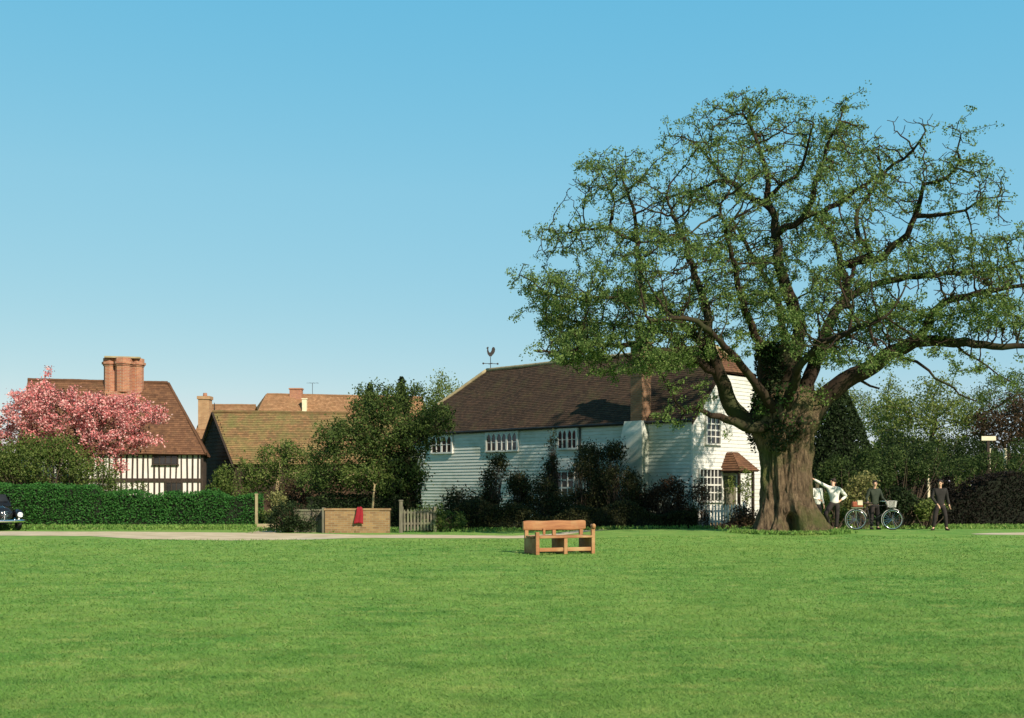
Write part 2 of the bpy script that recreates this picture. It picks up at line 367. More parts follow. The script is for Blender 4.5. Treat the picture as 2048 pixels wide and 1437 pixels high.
def radii(nodes, par, tip=.012, n=2.3, minr=None):
    k = len(nodes); acc = np.zeros(k); r = np.zeros(k)
    # children always have larger index for grown nodes; process in depth order
    depth = np.zeros(k, int)
    order = []
    ch = [[] for _ in range(k)]
    for i, p in enumerate(par):
        if p >= 0: ch[p].append(i)
    st = [i for i, p in enumerate(par) if p < 0]
    while st:
        i = st.pop(); order.append(i); st += ch[i]
    for i in order[::-1]:
        r[i] = acc[i]**(1/n) if acc[i] > 0 else tip
        if minr is not None: r[i] = max(r[i], minr[i])
        if par[i] >= 0: acc[par[i]] += min(r[i], 9)**n
    return r, ch
def branch_mb(nodes, par, r, ch, cap=None):
    mb = MB()
    starts = [i for i, p in enumerate(par) if p < 0]
    stack = [(s, None) for s in starts]
    while stack:
        i, p = stack.pop(); pts = []; rr = []
        if p is not None: pts.append(nodes[p]); rr.append(min(r[p], r[i]*1.25))
        while True:
            pts.append(nodes[i]); rr.append(r[i])
            if not ch[i]: break
            cs = sorted(ch[i], key=lambda q: -r[q])
            for q in cs[1:]: stack.append((q, i))
            i = cs[0]
        if len(pts) < 2: continue
        if cap: rr = [min(q, cap) for q in rr]
        m = max(rr); mb.tube(pts, rr, 10 if m > .15 else 6 if m > .05 else 4 if m > .02 else 3, caps=False)
    return mb
def clump_noise(p, s, seed=0): return noise.noise(Vector((p[0]*s + seed, p[1]*s, p[2]*s)))
def blob_points(n, blobs, seed=0, gap=-.15, gs=.9):
    """sample n points in ellipsoids ((x,y,z),(rx,ry,rz)), biased outwards, leaving noisy gaps"""
    vol = np.array([b[1][0]*b[1][1]*b[1][2] for b in blobs])**.8; vol /= vol.sum(); out = []
    while len(out) < n:
        b = blobs[RNG.choice(len(blobs), p=vol)]
        d = RNG.normal(size=3); d /= np.linalg.norm(d); rad = RNG.uniform(.15, 1)**.45
        p = np.array(b[0]) + d*rad*np.array(b[1])
        if p[2] < .12: continue
        if clump_noise(p, gs, seed) > gap: out.append(p)
    return np.array(out)
def tree(name, loc, label, cat, blobs, trunk_pts, trunk_r, leaf, bark='branch', natt=450, step=.28, nleaf=7000, lsize=.14, spread=.22,
         gap=-.12, gs=.9, group=None, leafname='crown', tip=.012, ivy_and_shade=None, infl=None, upb=.3):
    root = empty(name, loc, 0, label, cat, group)
    base = np.array(root.location)
    tp = []
    for a, b in zip(trunk_pts[:-1], trunk_pts[1:]):
        a = np.array(a, float); b = np.array(b, float); k = max(2, int(np.linalg.norm(b-a)/.3))
        for q in range(k): tp.append(a + (b-a)*q/k + RNG.normal(size=3)*.02)
    tp.append(np.array(trunk_pts[-1], float)); tp[0] = np.array(trunk_pts[0], float)
    par = [-1] + list(range(len(tp)-1)); seed = random.uniform(0, 50)
    att = blob_points(natt, blobs, seed, gap, gs)
    nodes, par2 = colonize(tp, par, att, step, infl or 3.2, step*1.3)
    nt_ = len(tp); minr = np.zeros(len(nodes)); minr[:nt_] = np.linspace(trunk_r, trunk_r*.45, nt_)
    r, ch = radii(nodes, par2, tip, 2.3, minr)
    r[:nt_] = np.minimum(r[:nt_], np.linspace(trunk_r*1.15, trunk_r*.6, nt_)); r[0] *= 1.35
    r = np.minimum(r, trunk_r*1.5)
    chain = MB(); chain.tube([nodes[i] - (np.array((0,0,.15)) if i == 0 else 0) for i in range(nt_)], [r[i] for i in range(nt_)], 12, caps=True)
    chain.build('trunk', M[bark], root, smooth=True)
    sub = [[c for c in cs if c >= nt_] for cs in ch]
    mb = MB(); stack = [(c, i) for i in range(nt_) for c in sub[i]]
    while stack:
        i, p = stack.pop(); pts = [nodes[p]]; rr = [min(r[p], r[i]*1.2)]
        while True:
            pts.append(nodes[i]); rr.append(r[i])
            if not ch[i]: break
            cs = sorted(ch[i], key=lambda q: -r[q]); stack += [(q, i) for q in cs[1:]]; i = cs[0]
        m = max(rr); mb.tube(pts, rr, 6 if m > .06 else 4 if m > .025 else 3, caps=False)
    if mb.f: mb.build('branches', M[bark], root, smooth=True)
    tips = np.array([nodes[i] for i in range(len(nodes)) if r[i] < tip*2.1 and i >= nt_])
    idx = RNG.integers(0, len(tips), nleaf); c = tips[idx] + RNG.normal(size=(nleaf, 3))*spread
    c[:,2] = np.maximum(c[:,2], .05)
    link(leafname, leaf_mesh(leafname, c, lsize, upb), M[leaf], root)
    if ivy_and_shade:
        z = RNG.uniform(.1, ivy_and_shade[1], ivy_and_shade[0]); k = np.clip((z/max(.1, tp[-1][2])*(nt_-1)).astype(int), 0, nt_-1)
        a = RNG.uniform(0, 2*PI, ivy_and_shade[0]); rad = r[:nt_][k] + RNG.uniform(0, ivy_and_shade[2], ivy_and_shade[0])
        c = np.array([tp[q] for q in k]) + np.stack([np.cos(a)*rad, np.sin(a)*rad, RNG.normal(size=ivy_and_shade[0])*.12], 1)
        c[:,2] = np.maximum(c[:,2], .05)
        link('ivy_and_shade', leaf_mesh('ivy_and_shade', c, .13, 0), M['darkleaf'], root)
    return root
def shrub(name, loc, label, cat, blobs, leaf, nleaf=5000, lsize=.12, stems=9, gap=-.1, gs=1.6, group=None, bark='twig', spread=.06, twiggy=0, upb=.3):
    root = empty(name, loc, 0, label, cat, group); seed = random.uniform(0, 50)
    mb = MB(); ends = blob_points(stems + twiggy, blobs, seed, -1, gs)
    for e in ends:
        b0 = np.array((e[0]*.25 + RNG.normal()*.08, e[1]*.25 + RNG.normal()*.08, -.05)); mid = b0*.45 + e*.55 + RNG.normal(size=3)*.1
        mb.tube([b0, mid, e + RNG.normal(size=3)*.05], [.03, .018, .006], 4, caps=False)
    mb.build('stems', M[bark], root)
    pts = blob_points(nleaf, blobs, seed, gap, gs)
    pts = pts + RNG.normal(size=pts.shape)*spread; pts[:,2] = np.maximum(pts[:,2], .03)
    link('foliage', leaf_mesh('foliage', pts, lsize, upb), M[leaf], root); return root
def hedge(name, loc, rz, label, L, W, Ht, leaf, n, lsize=.09, core=None, group=None, top=None, cat='hedge'):
    """clipped hedge: knobbly leaf-covered block, x along"""
    root = empty(name, loc, rz, label, cat, group); top = top or (lambda x: Ht)
    mb = MB(); nx = max(4, int(L/.4))
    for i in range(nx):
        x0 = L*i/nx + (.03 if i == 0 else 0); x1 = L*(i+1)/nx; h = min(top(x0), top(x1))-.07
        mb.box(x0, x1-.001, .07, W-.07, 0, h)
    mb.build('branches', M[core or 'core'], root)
    a = RNG.uniform(0, 1, n); x = RNG.uniform(0, L, n); y = RNG.uniform(0, W, n); tt = np.array([top(q) for q in x]); z = RNG.uniform(0.02, 1, n)*tt
    sel = RNG.choice(4, n, p=[.5, .28, .12, .10]); nz = np.array([noise.noise((q*1.7, s*1.7, u*1.7)) for q, s, u in zip(x, y, z)])
    n2 = np.array([noise.noise((q*.75, 3.1, u*.5)) for q, u in zip(x, z)]); dep = np.abs(RNG.normal(size=n))*.05 - nz*.10 - n2*.12; tt = tt + .10*n2 + .05*nz
    y = np.where(sel == 0, dep, y); z = np.where(sel == 1, tt - dep, z); y = np.where(sel == 3, W - dep, y)
    x = np.where(sel == 2, np.where(a < .5, dep, L - dep), x)
    z = np.maximum(z, .02)
    link('foliage', leaf_mesh('foliage', np.stack([x, y, z], 1), lsize, .2), M[leaf], root); return root
# ------------------------------------------------------------------ the old oak
OD = 36.0; OB = Vector((XD(1578, OD), OD, H(XD(1578, OD), OD)))
def oak():
    root = empty('oak_tree', OB, 0, 'huge spreading old oak with a broad gnarled trunk and fresh spring leaves', 'tree')
    ob = np.array(OB)
    def q(px, py, d): return np.array(P(px, py, OD + d)) - ob
    # trunk: lofted rings, fluted bark, root flare, hollow at the foot
    prof = [(1080,1486,1668),(1072,1494,1662),(1062,1502,1657),(1050,1508,1650),(1035,1513,1643),(1015,1517,1632),(995,1519,1625),(970,1520,1621),(945,1520,1620),
            (925,1519,1622),(905,1516,1625),(885,1511,1628),(868,1506,1632),(850,1504,1640),(832,1508,1646),(815,1516,1648),(798,1528,1642),(785,1540,1635),(776,1560,1618)]
    mb = MB(); n = 170; rings = []
    k2 = []
    for a, b in zip(prof[:-1], prof[1:]):
        for t in (0, .2, .4, .6, .8): k2.append([a[i]*(1-t)+b[i]*t for i in range(3)])
    k2.append(prof[-1])
    for (py, l, rr) in k2:
        c = q((l+rr)/2, py, 0); R = (rr-l)/2*OD/F; zz = c[2]; base = max(0, 1 - zz/1.5)
        ring = []
        for j in range(n):
            a = 2*PI*j/n; ca, sa = math.cos(a), math.sin(a)
            fl = noise.noise((ca*2.2, sa*2.2, zz*.3 + 3))*.15 + noise.noise((ca*6, sa*6, zz*.55))*.12 + noise.noise((ca*15, sa*15, zz*1.3))*.05 + noise.noise((ca*5, sa*5, zz*2.6+9))*.05 + .10*sstep(3.2, 4.3, zz)*noise.noise((ca*4, sa*4, zz*2.5))
            fl += base**1.5 * (.20*(abs(math.sin(a*3.5 + .8)) - .5) + .14*noise.noise((ca*2.6+5, sa*2.6, 1.5)))
            fl += .09*noise.noise((ca*1.6-3, sa*1.6, zz*1.4)) + noise.noise((ca*3, sa*3, zz*1.1 + 7))*.05
            v_ = noise.noise((ca*7, sa*7, zz*.8)); fl -= .075*max(0, 1 - abs(v_)*6); v_ = noise.noise((ca*13+4, sa*13, zz*1.5)); fl -= .04*max(0, 1 - abs(v_)*6)
            dy = .92
            rad = R*(1 + fl)
            x = c[0] + ca*rad; y = c[1] + sa*rad*dy
            # hollow between the roots, and a deep cleft above it, on the side of the lawn
            da = (a - math.radians(262) + PI) % (2*PI) - PI
            hol = math.exp(-(da/.25)**2) * (1 - sstep(.4, .75, zz)); cl = math.exp(-((da-.12+zz*.12)/.11)**2) * (1 - sstep(1.2, 2.6, zz))
            db = (a - math.radians(222) - zz*.10 + PI) % (2*PI) - PI
            s = 1 - .70*hol - .16*cl*(1-hol) - .24*math.exp(-(db/.13)**2)*(1 - sstep(.9, 1.9, zz))
            ring.append(mb.v.__len__()); mb.v.append(Vector((c[0] + (x-c[0])*s, c[1] + (y-c[1])*s, zz)))
        rings.append(ring)
    for a, b in zip(rings[:-1], rings[1:]):
        for j in range(n): mb.face((a[j], a[(j+1) % n], b[(j+1) % n], b[j]))
    mb.face(rings[-1])
    mb.build('trunk', M['bark'], root, smooth=True)
    L = [ # pixel path, depth start/end, radius start/end
     ([(1550,845),(1520,850),(1492,842),(1468,822),(1452,790),(1440,750),(1426,710),(1414,660),(1411,611),(1396,570),(1384,532),(1370,490),(1350,440)],0,-1.2,.30,.05),
     ([(1440,752),(1403,686),(1358,641),(1328,615),(1290,588),(1279,573),(1279,536),(1275,487),(1272,445),(1262,400),(1240,350)],-.4,1.5,.16,.035),
     ([(1290,588),(1230,592),(1170,596),(1095,592),(1065,560),(1039,555)],.6,-.5,.06,.02),
     ([(1275,487),(1245,476),(1219,457),(1170,460),(1114,468),(1084,457)],1.2,0,.06,.02),
     ([(1219,457),(1227,404),(1215,370),(1195,335)],.7,1.2,.04,.018),
     ([(1550,850),(1500,858),(1455,838),(1420,830),(1392,818),(1372,822),(1352,812)],-.4,-2.0,.24,.03),
     ([(1440,752),(1400,722),(1340,705),(1270,690),(1190,690),(1110,705),(1072,702)],-.2,-2.5,.13,.03),
     ([(1400,722),(1330,665),(1250,650),(1160,645),(1090,625)],-.5,2.8,.08,.025),
     ([(1575,810),(1585,740),(1601,655),(1586,604),(1566,557),(1555,511),(1551,472),(1547,433),(1531,394),(1539,363),(1527,324),(1516,292),(1500,250)],.2,.6,.30,.04),
     ([(1551,390),(1578,363),(1605,347),(1618,310),(1625,250)],.4,-1.5,.08,.025),
     ([(1531,412),(1482,382),(1452,359),(1411,370),(1373,385),(1328,400)],.4,2,.09,.03),
     ([(1452,359),(1420,320),(1390,280),(1350,270)],1,2.4,.05,.02),
     ([(1596,860),(1625,825),(1650,795),(1690,762),(1725,745),(1790,702),(1830,682),(1890,686),(1950,690),(2007,694),(2070,690)],-.2,-2.5,.40,.07),
     ([(1820,690),(1843,667),(1851,639),(1880,610),(1930,590),(2000,580),(2090,560)],-1,-3,.15,.04),
     ([(1605,800),(1636,705),(1668,624),(1691,596),(1691,561),(1679,534),(1677,491),(1656,460),(1630,430)],0,1.5,.27,.05),
     ([(1691,596),(1734,569),(1781,561),(1851,550),(1910,546),(1968,544),(2050,520)],.6,-2,.14,.03),
     ([(1679,534),(1718,522),(1765,515),(1788,495),(1812,468),(1831,433),(1839,402),(1851,370),(1890,359),(1913,339),(1921,277)],.9,-2,.15,.02),
     ([(1839,429),(1890,429),(1940,417),(1968,398),(1999,390)],-.6,-2.2,.07,.02),
     ([(1742,511),(1734,487),(1714,464),(1710,433),(1726,405),(1749,370),(1757,343),(1760,290)],.7,1.6,.09,.025),
     ([(1551,464),(1609,433),(1675,405),(1714,378),(1745,355),(1790,330),(1830,300),(1850,265)],.4,-2.5,.11,.025),
     ([(1617,433),(1632,394),(1636,363),(1656,316),(1670,260),(1690,215)],-.3,-2,.09,.025),
     ([(1552,850),(1540,780),(1534,725),(1530,684)],.1,.2,.50,.30),
     ([(1578,850),(1578,780),(1572,725),(1566,692)],-.1,-.2,.55,.36),
     ([(1525,725),(1500,650),(1480,590),(1470,530),(1450,470),(1440,410)],.1,-3,.15,.035),
     ([(1790,702),(1817,716),(1836,722),(1858,741),(1877,756),(1905,775),(1924,791),(1952,805)],-1.5,-3,.06,.02),
     ([(1909,690),(1925,708),(1943,716),(1980,735),(2020,765)],-2,-3,.045,.015),
     ([(1580,790),(1570,700),(1560,620),(1535,560),(1500,500),(1465,440)],.5,4,.2,.04),
     ([(1600,790),(1635,700),(1665,640),(1700,560),(1730,480)],.5,4.0,.2,.04),
     ([(1575,820),(1592,740),(1640,685),(1700,665),(1760,640)],-.8,-4.2,.18,.04),
     ([(1548,820),(1492,740),(1440,680),(1380,640),(1300,640)],-.8,-4.2,.17,.04),
     ([(1700,755),(1735,775),(1752,780)],-.6,-1,.06,.03)]
    NOLEAF = (21, 22, 24, 30)
    nodes = []; par = []; minr = []; dead = set()
    for li, (pts, d0, d1, r0, r1) in enumerate(L):
        tot = sum(math.dist(a, b) for a, b in zip(pts[:-1], pts[1:])); acc = 0; P3 = []
        for i, p in enumerate(pts):
            if i: acc += math.dist(pts[i-1], p)
            t = acc/tot; P3.append((q(p[0], p[1], d0 + (d1-d0)*t), r0 + (r1-r0)*t**.8))
        # resample with a little crookedness
        seq = []
        for (a, ra), (b, rb) in zip(P3[:-1], P3[1:]):
            k = max(1, int(np.linalg.norm(b-a)/.27))
            for s in range(k): seq.append((a + (b-a)*s/k, ra + (rb-ra)*s/k))
        seq.append(P3[-1])
        first = seq[0][0]; pi = -1
        if nodes and li not in (5, 8, 12, 14, 21, 22, 26, 27, 28, 29):
            dd = np.linalg.norm(np.array(nodes) - first, axis=1); j = int(dd.argmin())
            if dd[j] < 1.6: pi = j; shift = np.array(nodes[j]) - first
        for s, (p, rr) in enumerate(seq):
            if pi >= 0 and s == 0: last = pi; continue
            f = max(0, 1 - s/8) if pi >= 0 else 0
            p = p + (shift*f if pi >= 0 else 0) + RNG.normal(size=3)*np.array((.03, .05, .03))*(1 if s else 0)
            nodes.append(p); par.append(last if s else -1); minr.append(rr); last = len(nodes)-1
            if li in NOLEAF: dead.add(last)
    # crown: attraction points inside the outline, given depth by their distance to it
    out = [(1036,555),(1085,470),(1120,440),(1128,370),(1165,310),(1225,285),(1290,300),(1330,330),(1335,275),(1370,225),(1420,190),(1500,175),(1580,190),(1640,198),(1700,205),(1790,215),(1850,235),
           (1925,250),(1960,290),(2010,340),(2030,380),(2005,430),(2060,440),(2100,520),(2105,620),(2070,700),(1990,712),(1900,690),(1820,672),(1760,690),(1650,715),(1560,700),(1500,700),(1420,728),(1330,735),(1250,728),(1180,722),(1110,735),(1060,722),(1085,660),(1060,600)]
    op = np.array(out, float)
    def inside(x, y):
        c = False; j = len(out)-1
        for i in range(len(out)):
            if (out[i][1] > y) != (out[j][1] > y) and x < (out[j][0]-out[i][0])*(y-out[i][1])/(out[j][1]-out[i][1]) + out[i][0]: c = not c
            j = i
        return c
    def edge(x, y):
        a = op; b = np.roll(op, -1, 0); ab = b-a; t = np.clip(((np.array((x,y))-a)*ab).sum(1)/(ab**2).sum(1), 0, 1)
        return np.linalg.norm(a + ab*t[:,None] - np.array((x,y)), axis=1).min()
    att = []
    holes = [(1250,625,70,14),(1185,425,35,22),(1130,525,45,22),(1640,660,55,28),(1900,425,55,22),(1960,455,40,18),(1590,570,30,40),(1720,545,50,14),(1690,420,40,20),(1600,400,25,22),(1790,540,40,12),(1640,510,36,30),(1850,600,40,16),(1590,300,24,18),(1480,420,40,18),(1760,450,30,18),(1400,440,40,20),(1330,520,30,18),(1500,690,200,18),(1180,570,50,12)]
    while len(att) < 15000:
        x = RNG.uniform(1030, 2140); y = RNG.uniform(170, 740)
        if RNG.uniform() < .10: x = RNG.uniform(1050, 1440); y = RNG.uniform(640, 738)
        elif RNG.uniform() < .08: x = RNG.uniform(1820, 2110); y = RNG.uniform(540, 705)
        if not inside(x, y): continue
        e = edge(x, y)*OD/F; th = min(4.6, .35 + 1.5*e)
        rs = sstep(1690, 1930, x); th *= 1 - .42*rs; d = RNG.uniform(-1, 1)*th - 2.3*rs
        p = q(x, y, d)
        if y < 470 and RNG.uniform() < .3: continue
        if x < 1420 and y > 640 and RNG.uniform() < .0: continue
        if any(((x-h[0])/h[2])**2 + ((y-h[1])/h[3])**2 < 1 for h in holes) and RNG.uniform() < .9: continue
        if clump_noise((p[0]*.55, p[1]*.55, p[2]*1.5), .8, 11) < (-.08 if y < 480 else -.13): continue
        att.append(p)
    for i in range(len(nodes)):                        # keep every living bough clothed to its end
        if i in dead or minr[i] > .085: continue
        for _ in range(4):
            p = nodes[i] + RNG.normal(size=3)*np.array((.55, .55, .45)); att.append(p)
    k = 0
    while k < 750:                                     # boughs drooping over the house roof
        x, y = RNG.uniform(1110, 1430), RNG.uniform(655, 752); d = RNG.uniform(-3.4, -.6); k += 1; p = q(x, y, d)
        if clump_noise((p[0]*.55, p[1]*.55, p[2]*1.5), .8, 11) > -.12 - .2*(y < 720): att.append(p)
    k = 0
    while k < 900:                                     # low boughs on the lawn side that shade the fork
        x, y = RNG.normal(1735, 75), RNG.normal(655, 42); d = RNG.uniform(-4.6, -1.8)
        if y > 752 or x > 1900: continue
        k += 1; p = q(x, y, d)
        if clump_noise((p[0]*.55, p[1]*.55, p[2]*1.5), .8, 11) > -.1: att.append(p)
    # dead wood takes no attractors: park it away while growing
    gn = [n_ if i not in dead else np.array((0, 500., -200.)) for i, n_ in enumerate(nodes)]
    N, pr = colonize(gn, par, att, .19, 2.2, .235, 190, .20, (0,0,.0))
    for i in dead: N[i] = nodes[i]
    mr = np.zeros(len(N)); mr[:len(minr)] = minr
    r, ch = radii(N, pr, .0135, 2.35, mr)
    r[:len(minr)] = np.minimum(r[:len(minr)], np.array(minr)*1.15)
    for i in range(len(minr), len(N)): r[i] = min(r[i], .9*r[pr[i]]) if pr[i] >= 0 else r[i]
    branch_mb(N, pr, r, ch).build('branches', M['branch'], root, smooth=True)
    tips = np.array([N[i] for i in range(len(minr), len(N)) if r[i] < .024])
    print('oak nodes', len(N), 'tips', len(tips))
    # leaves in small tufts
    wt = 1 + 1.3*np.clip((9.5 - tips[:,2])/4, 0, 1) + 1.2*np.clip((-3.5 - tips[:,0])/3, 0, 1)*(tips[:,2] < 7.5)
    tuft = tips[RNG.choice(len(tips), 37000, p=wt/wt.sum())] + RNG.normal(size=(37000, 3))*np.array((.08, .08, .045))
    keep = np.array([clump_noise((p[0]*.6, p[1]*.6, p[2]*1.5), .75, 31) > -.16 for p in tuft]); tuft = tuft[keep]
    ends = np.array([N[i] for i in range(len(minr)) if minr[i] < .06 and i not in dead])
    tuft = np.concatenate([tuft, np.repeat(ends, 9, 0) + RNG.normal(size=(len(ends)*9, 3))*np.array((.19, .19, .15))])
    c = np.repeat(tuft, 6, 0) + RNG.normal(size=(len(tuft)*6, 3))*.05
    link('crown', leaf_mesh('crown', c, .078, .4), M['oakleaf'], root)
    # dark leaves added round the fork and the pollard stubs to stand for shade
    n_ = 9000; a_ = RNG.uniform(0, 2*PI, n_); py_ = RNG.uniform(688, 905, n_); shade_pts = []
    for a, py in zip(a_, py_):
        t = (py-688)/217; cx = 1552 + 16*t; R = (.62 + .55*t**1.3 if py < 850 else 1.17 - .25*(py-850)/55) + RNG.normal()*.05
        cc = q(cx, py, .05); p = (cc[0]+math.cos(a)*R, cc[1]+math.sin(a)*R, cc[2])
        if noise.noise((math.cos(a)*1.6, math.sin(a)*1.6, cc[2]*.8 + 4)) + (.30 if math.cos(a) < -.1 else -.02) - .5*max(0, t-.72)/.28 > .02: shade_pts.append(p)
    link('ivy_and_shade', leaf_mesh('ivy_and_shade', np.array(shade_pts), .11, .0), M['darkleaf'], root)
    # sprouting shoots on the pollard head
    b = []
    for _ in range(5200):
        a = RNG.uniform(0, 2*PI); py = RNG.choice([RNG.uniform(640, 730), RNG.uniform(780, 850)], p=[.72, .28])
        cc = q(RNG.normal(1640, 48) if py < 740 else 1575, py, 0); R = abs(RNG.normal(.2, .6)) if py < 740 else RNG.normal(1.15, .12)
        b.append((cc[0]+math.cos(a)*R, cc[1]+math.sin(a)*R-.3, cc[2]+RNG.normal()*.1))
    b = np.array(b); b = b[[clump_noise(p, 1.4, 5) > -.05 for p in b]]
    link('trunk_shoots', leaf_mesh('trunk_shoots', b, .11, .3), M['oakleaf'], root)
oak()
# ------------------------------------------------------------------ building helpers
def roof_plane(mb, e0, e1, r1, r0, course=.13, lip=.022, seg=.9, sag=.04):
    e0, e1, r0, r1 = (Vector(p) for p in (e0, e1, r0, r1))
    sl_ = ((r0+r1)/2 - (e0+e1)/2).length; n = max(2, int(sl_/course)); nn = (e1-e0).cross(r0-e0)
    if nn.length < 1e-6: nn = (e1-e0).cross(r1-e0)
    nn.normalize(); nn = nn if nn.z > 0 else -nn
    ux = (e1-e0).normalized(); k = max(1, int((e1-e0).length/seg))
    def pt(t, s, off):
        a = e0.lerp(r0, t); b = e1.lerp(r1, t); p = a.lerp(b, s)
        return p + nn*(off + sag*noise.noise(p*.6)*2)
    for i in range(n):
        t0, t1 = i/n, min(1, (i+1.12)/n)
        row0 = []; row1 = []; row2 = []
        for s in range(k+1):
            jit = lip + RNG.uniform(-.004, .004)
            row0.append(pt(t0, s/k, jit)); row1.append(pt(t1, s/k, .004)); row2.append(pt(t0, s/k, -.01))
        b = len(mb.v); mb.v += row0 + row1 + row2; m = k+1
        for s in range(k):
            ids = (b+s, b+s+1, b+m+s+1, b+m+s)
            mb.face(ids, [((mb.v[j]-e0).dot(ux), (i + (.0 if q < 2 else 1))*.13) for q, j in enumerate(ids)])
            ids = (b+2*m+s, b+2*m+s+1, b+s+1, b+s)
            mb.face(ids, [((mb.v[j]-e0).dot(ux), i*.13) for j in ids])
    # underside
    b = len(mb.v); mb.v += [p - nn*.05 for p in (e0, e1, r1, r0)]; mb.face((b+3, b+2, b+1, b), [(0,0)]*4)
def ridge_line(mb, a, b, r=.11, n=None):
    a, b = Vector(a), Vector(b); k = n or max(2, int((b-a).length/.33))
    pts = []; rr = []
    for i in range(k):
        for t, q_ in ((0, .86), (.93, .80)):
            p = a.lerp(b, (i+t)/k); pts.append(p + Vector((0, 0, .015*noise.noise(p*1.5)))); rr.append(r*q_)
    mb.tube(pts, rr, 8)
def boards(mb, xr, z0, z1, pitch=.155, out=.035, y=0):
    """lapped boards on plane y, facing -y; xr(z) gives the extents along x"""
    n = int(round((z1-z0)/pitch)); pitch = (z1-z0)/n
    for i in range(n):
        za, zb = z0 + i*pitch, z0 + (i+1)*pitch; (xa0, xa1), (xb0, xb1) = xr(za+.001), xr(zb-.001); w_ = RNG.uniform(-.004, .004)
        b = len(mb.v)
        mb.v += [Vector(p) for p in ((xa0, y-out-w_, za), (xa1, y-out+w_, za), (xb1, y-.008, zb), (xb0, y-.008, zb), (xa0, y, za), (xa1, y, za), (xb1, y, zb), (xb0, y, zb))]
        for f in ((0,1,2,3), (4,5,1,0), (0,3,7,4), (1,5,6,2)): mb.face([b+j for j in f])
def lancet(x0, x1, z0, z1, y):
    w_ = x1-x0; pts = [(x0, y, z0), (x1, y, z0), (x1, y, z1-w_*.9)]
    for k in (1, 2): t = k/3; pts.append((x1 - w_*.5*t**1.6, y, z1-w_*.9*(1-t)))
    pts.append(((x0+x1)/2, y, z1))
    for k in (2, 1): t = k/3; pts.append((x0 + w_*.5*t**1.6, y, z1-w_*.9*(1-t)))
    pts.append((x0, y, z1-w_*.9)); return pts
def sash(parent, x0, x1, z0, z1, nx, nz, M0=None, frame='white', deep=.05, t=.045, lab=None):
    f = MB(); y0, y1 = -.04-deep, -.035
    for (a, b, c, d) in ((x0-.07, x0, z0-.03, z1+.07), (x1, x1+.07, z0-.03, z1+.07)): f.box(a, b, y0-.02, -.01, c, d, M0)
    f.box(x0, x1, y0-.02, -.01, z1, z1+.07, M0); f.box(x0-.1, x1+.1, y0-.05, -.01, z0-.09, z0-.031, M0)
    for i in range(1, nx): x = x0 + (x1-x0)*i/nx; f.box(x-t/2, x+t/2, y0+.01, y1, z0, z1, M0)
    for k in range(1, nz):
        z = z0 + (z1-z0)*k/nz; h = t*(1.5 if k*2 == nz else 1)/2; xs = [x0 + (x1-x0)*i/nx for i in range(nx+1)]
        for i in range(nx): f.box(xs[i] + (t/2 if i else 0), xs[i+1] - (t/2 if i < nx-1 else 0), y0+.014, y1, z-h, z+h, M0)
    o = f.build('window', M[frame], parent)
    if lab: o['label'] = lab
    MB().box(x0, x1, -.045, -.012, z0, z1, M0).build('pane', M['glass'], o); return o
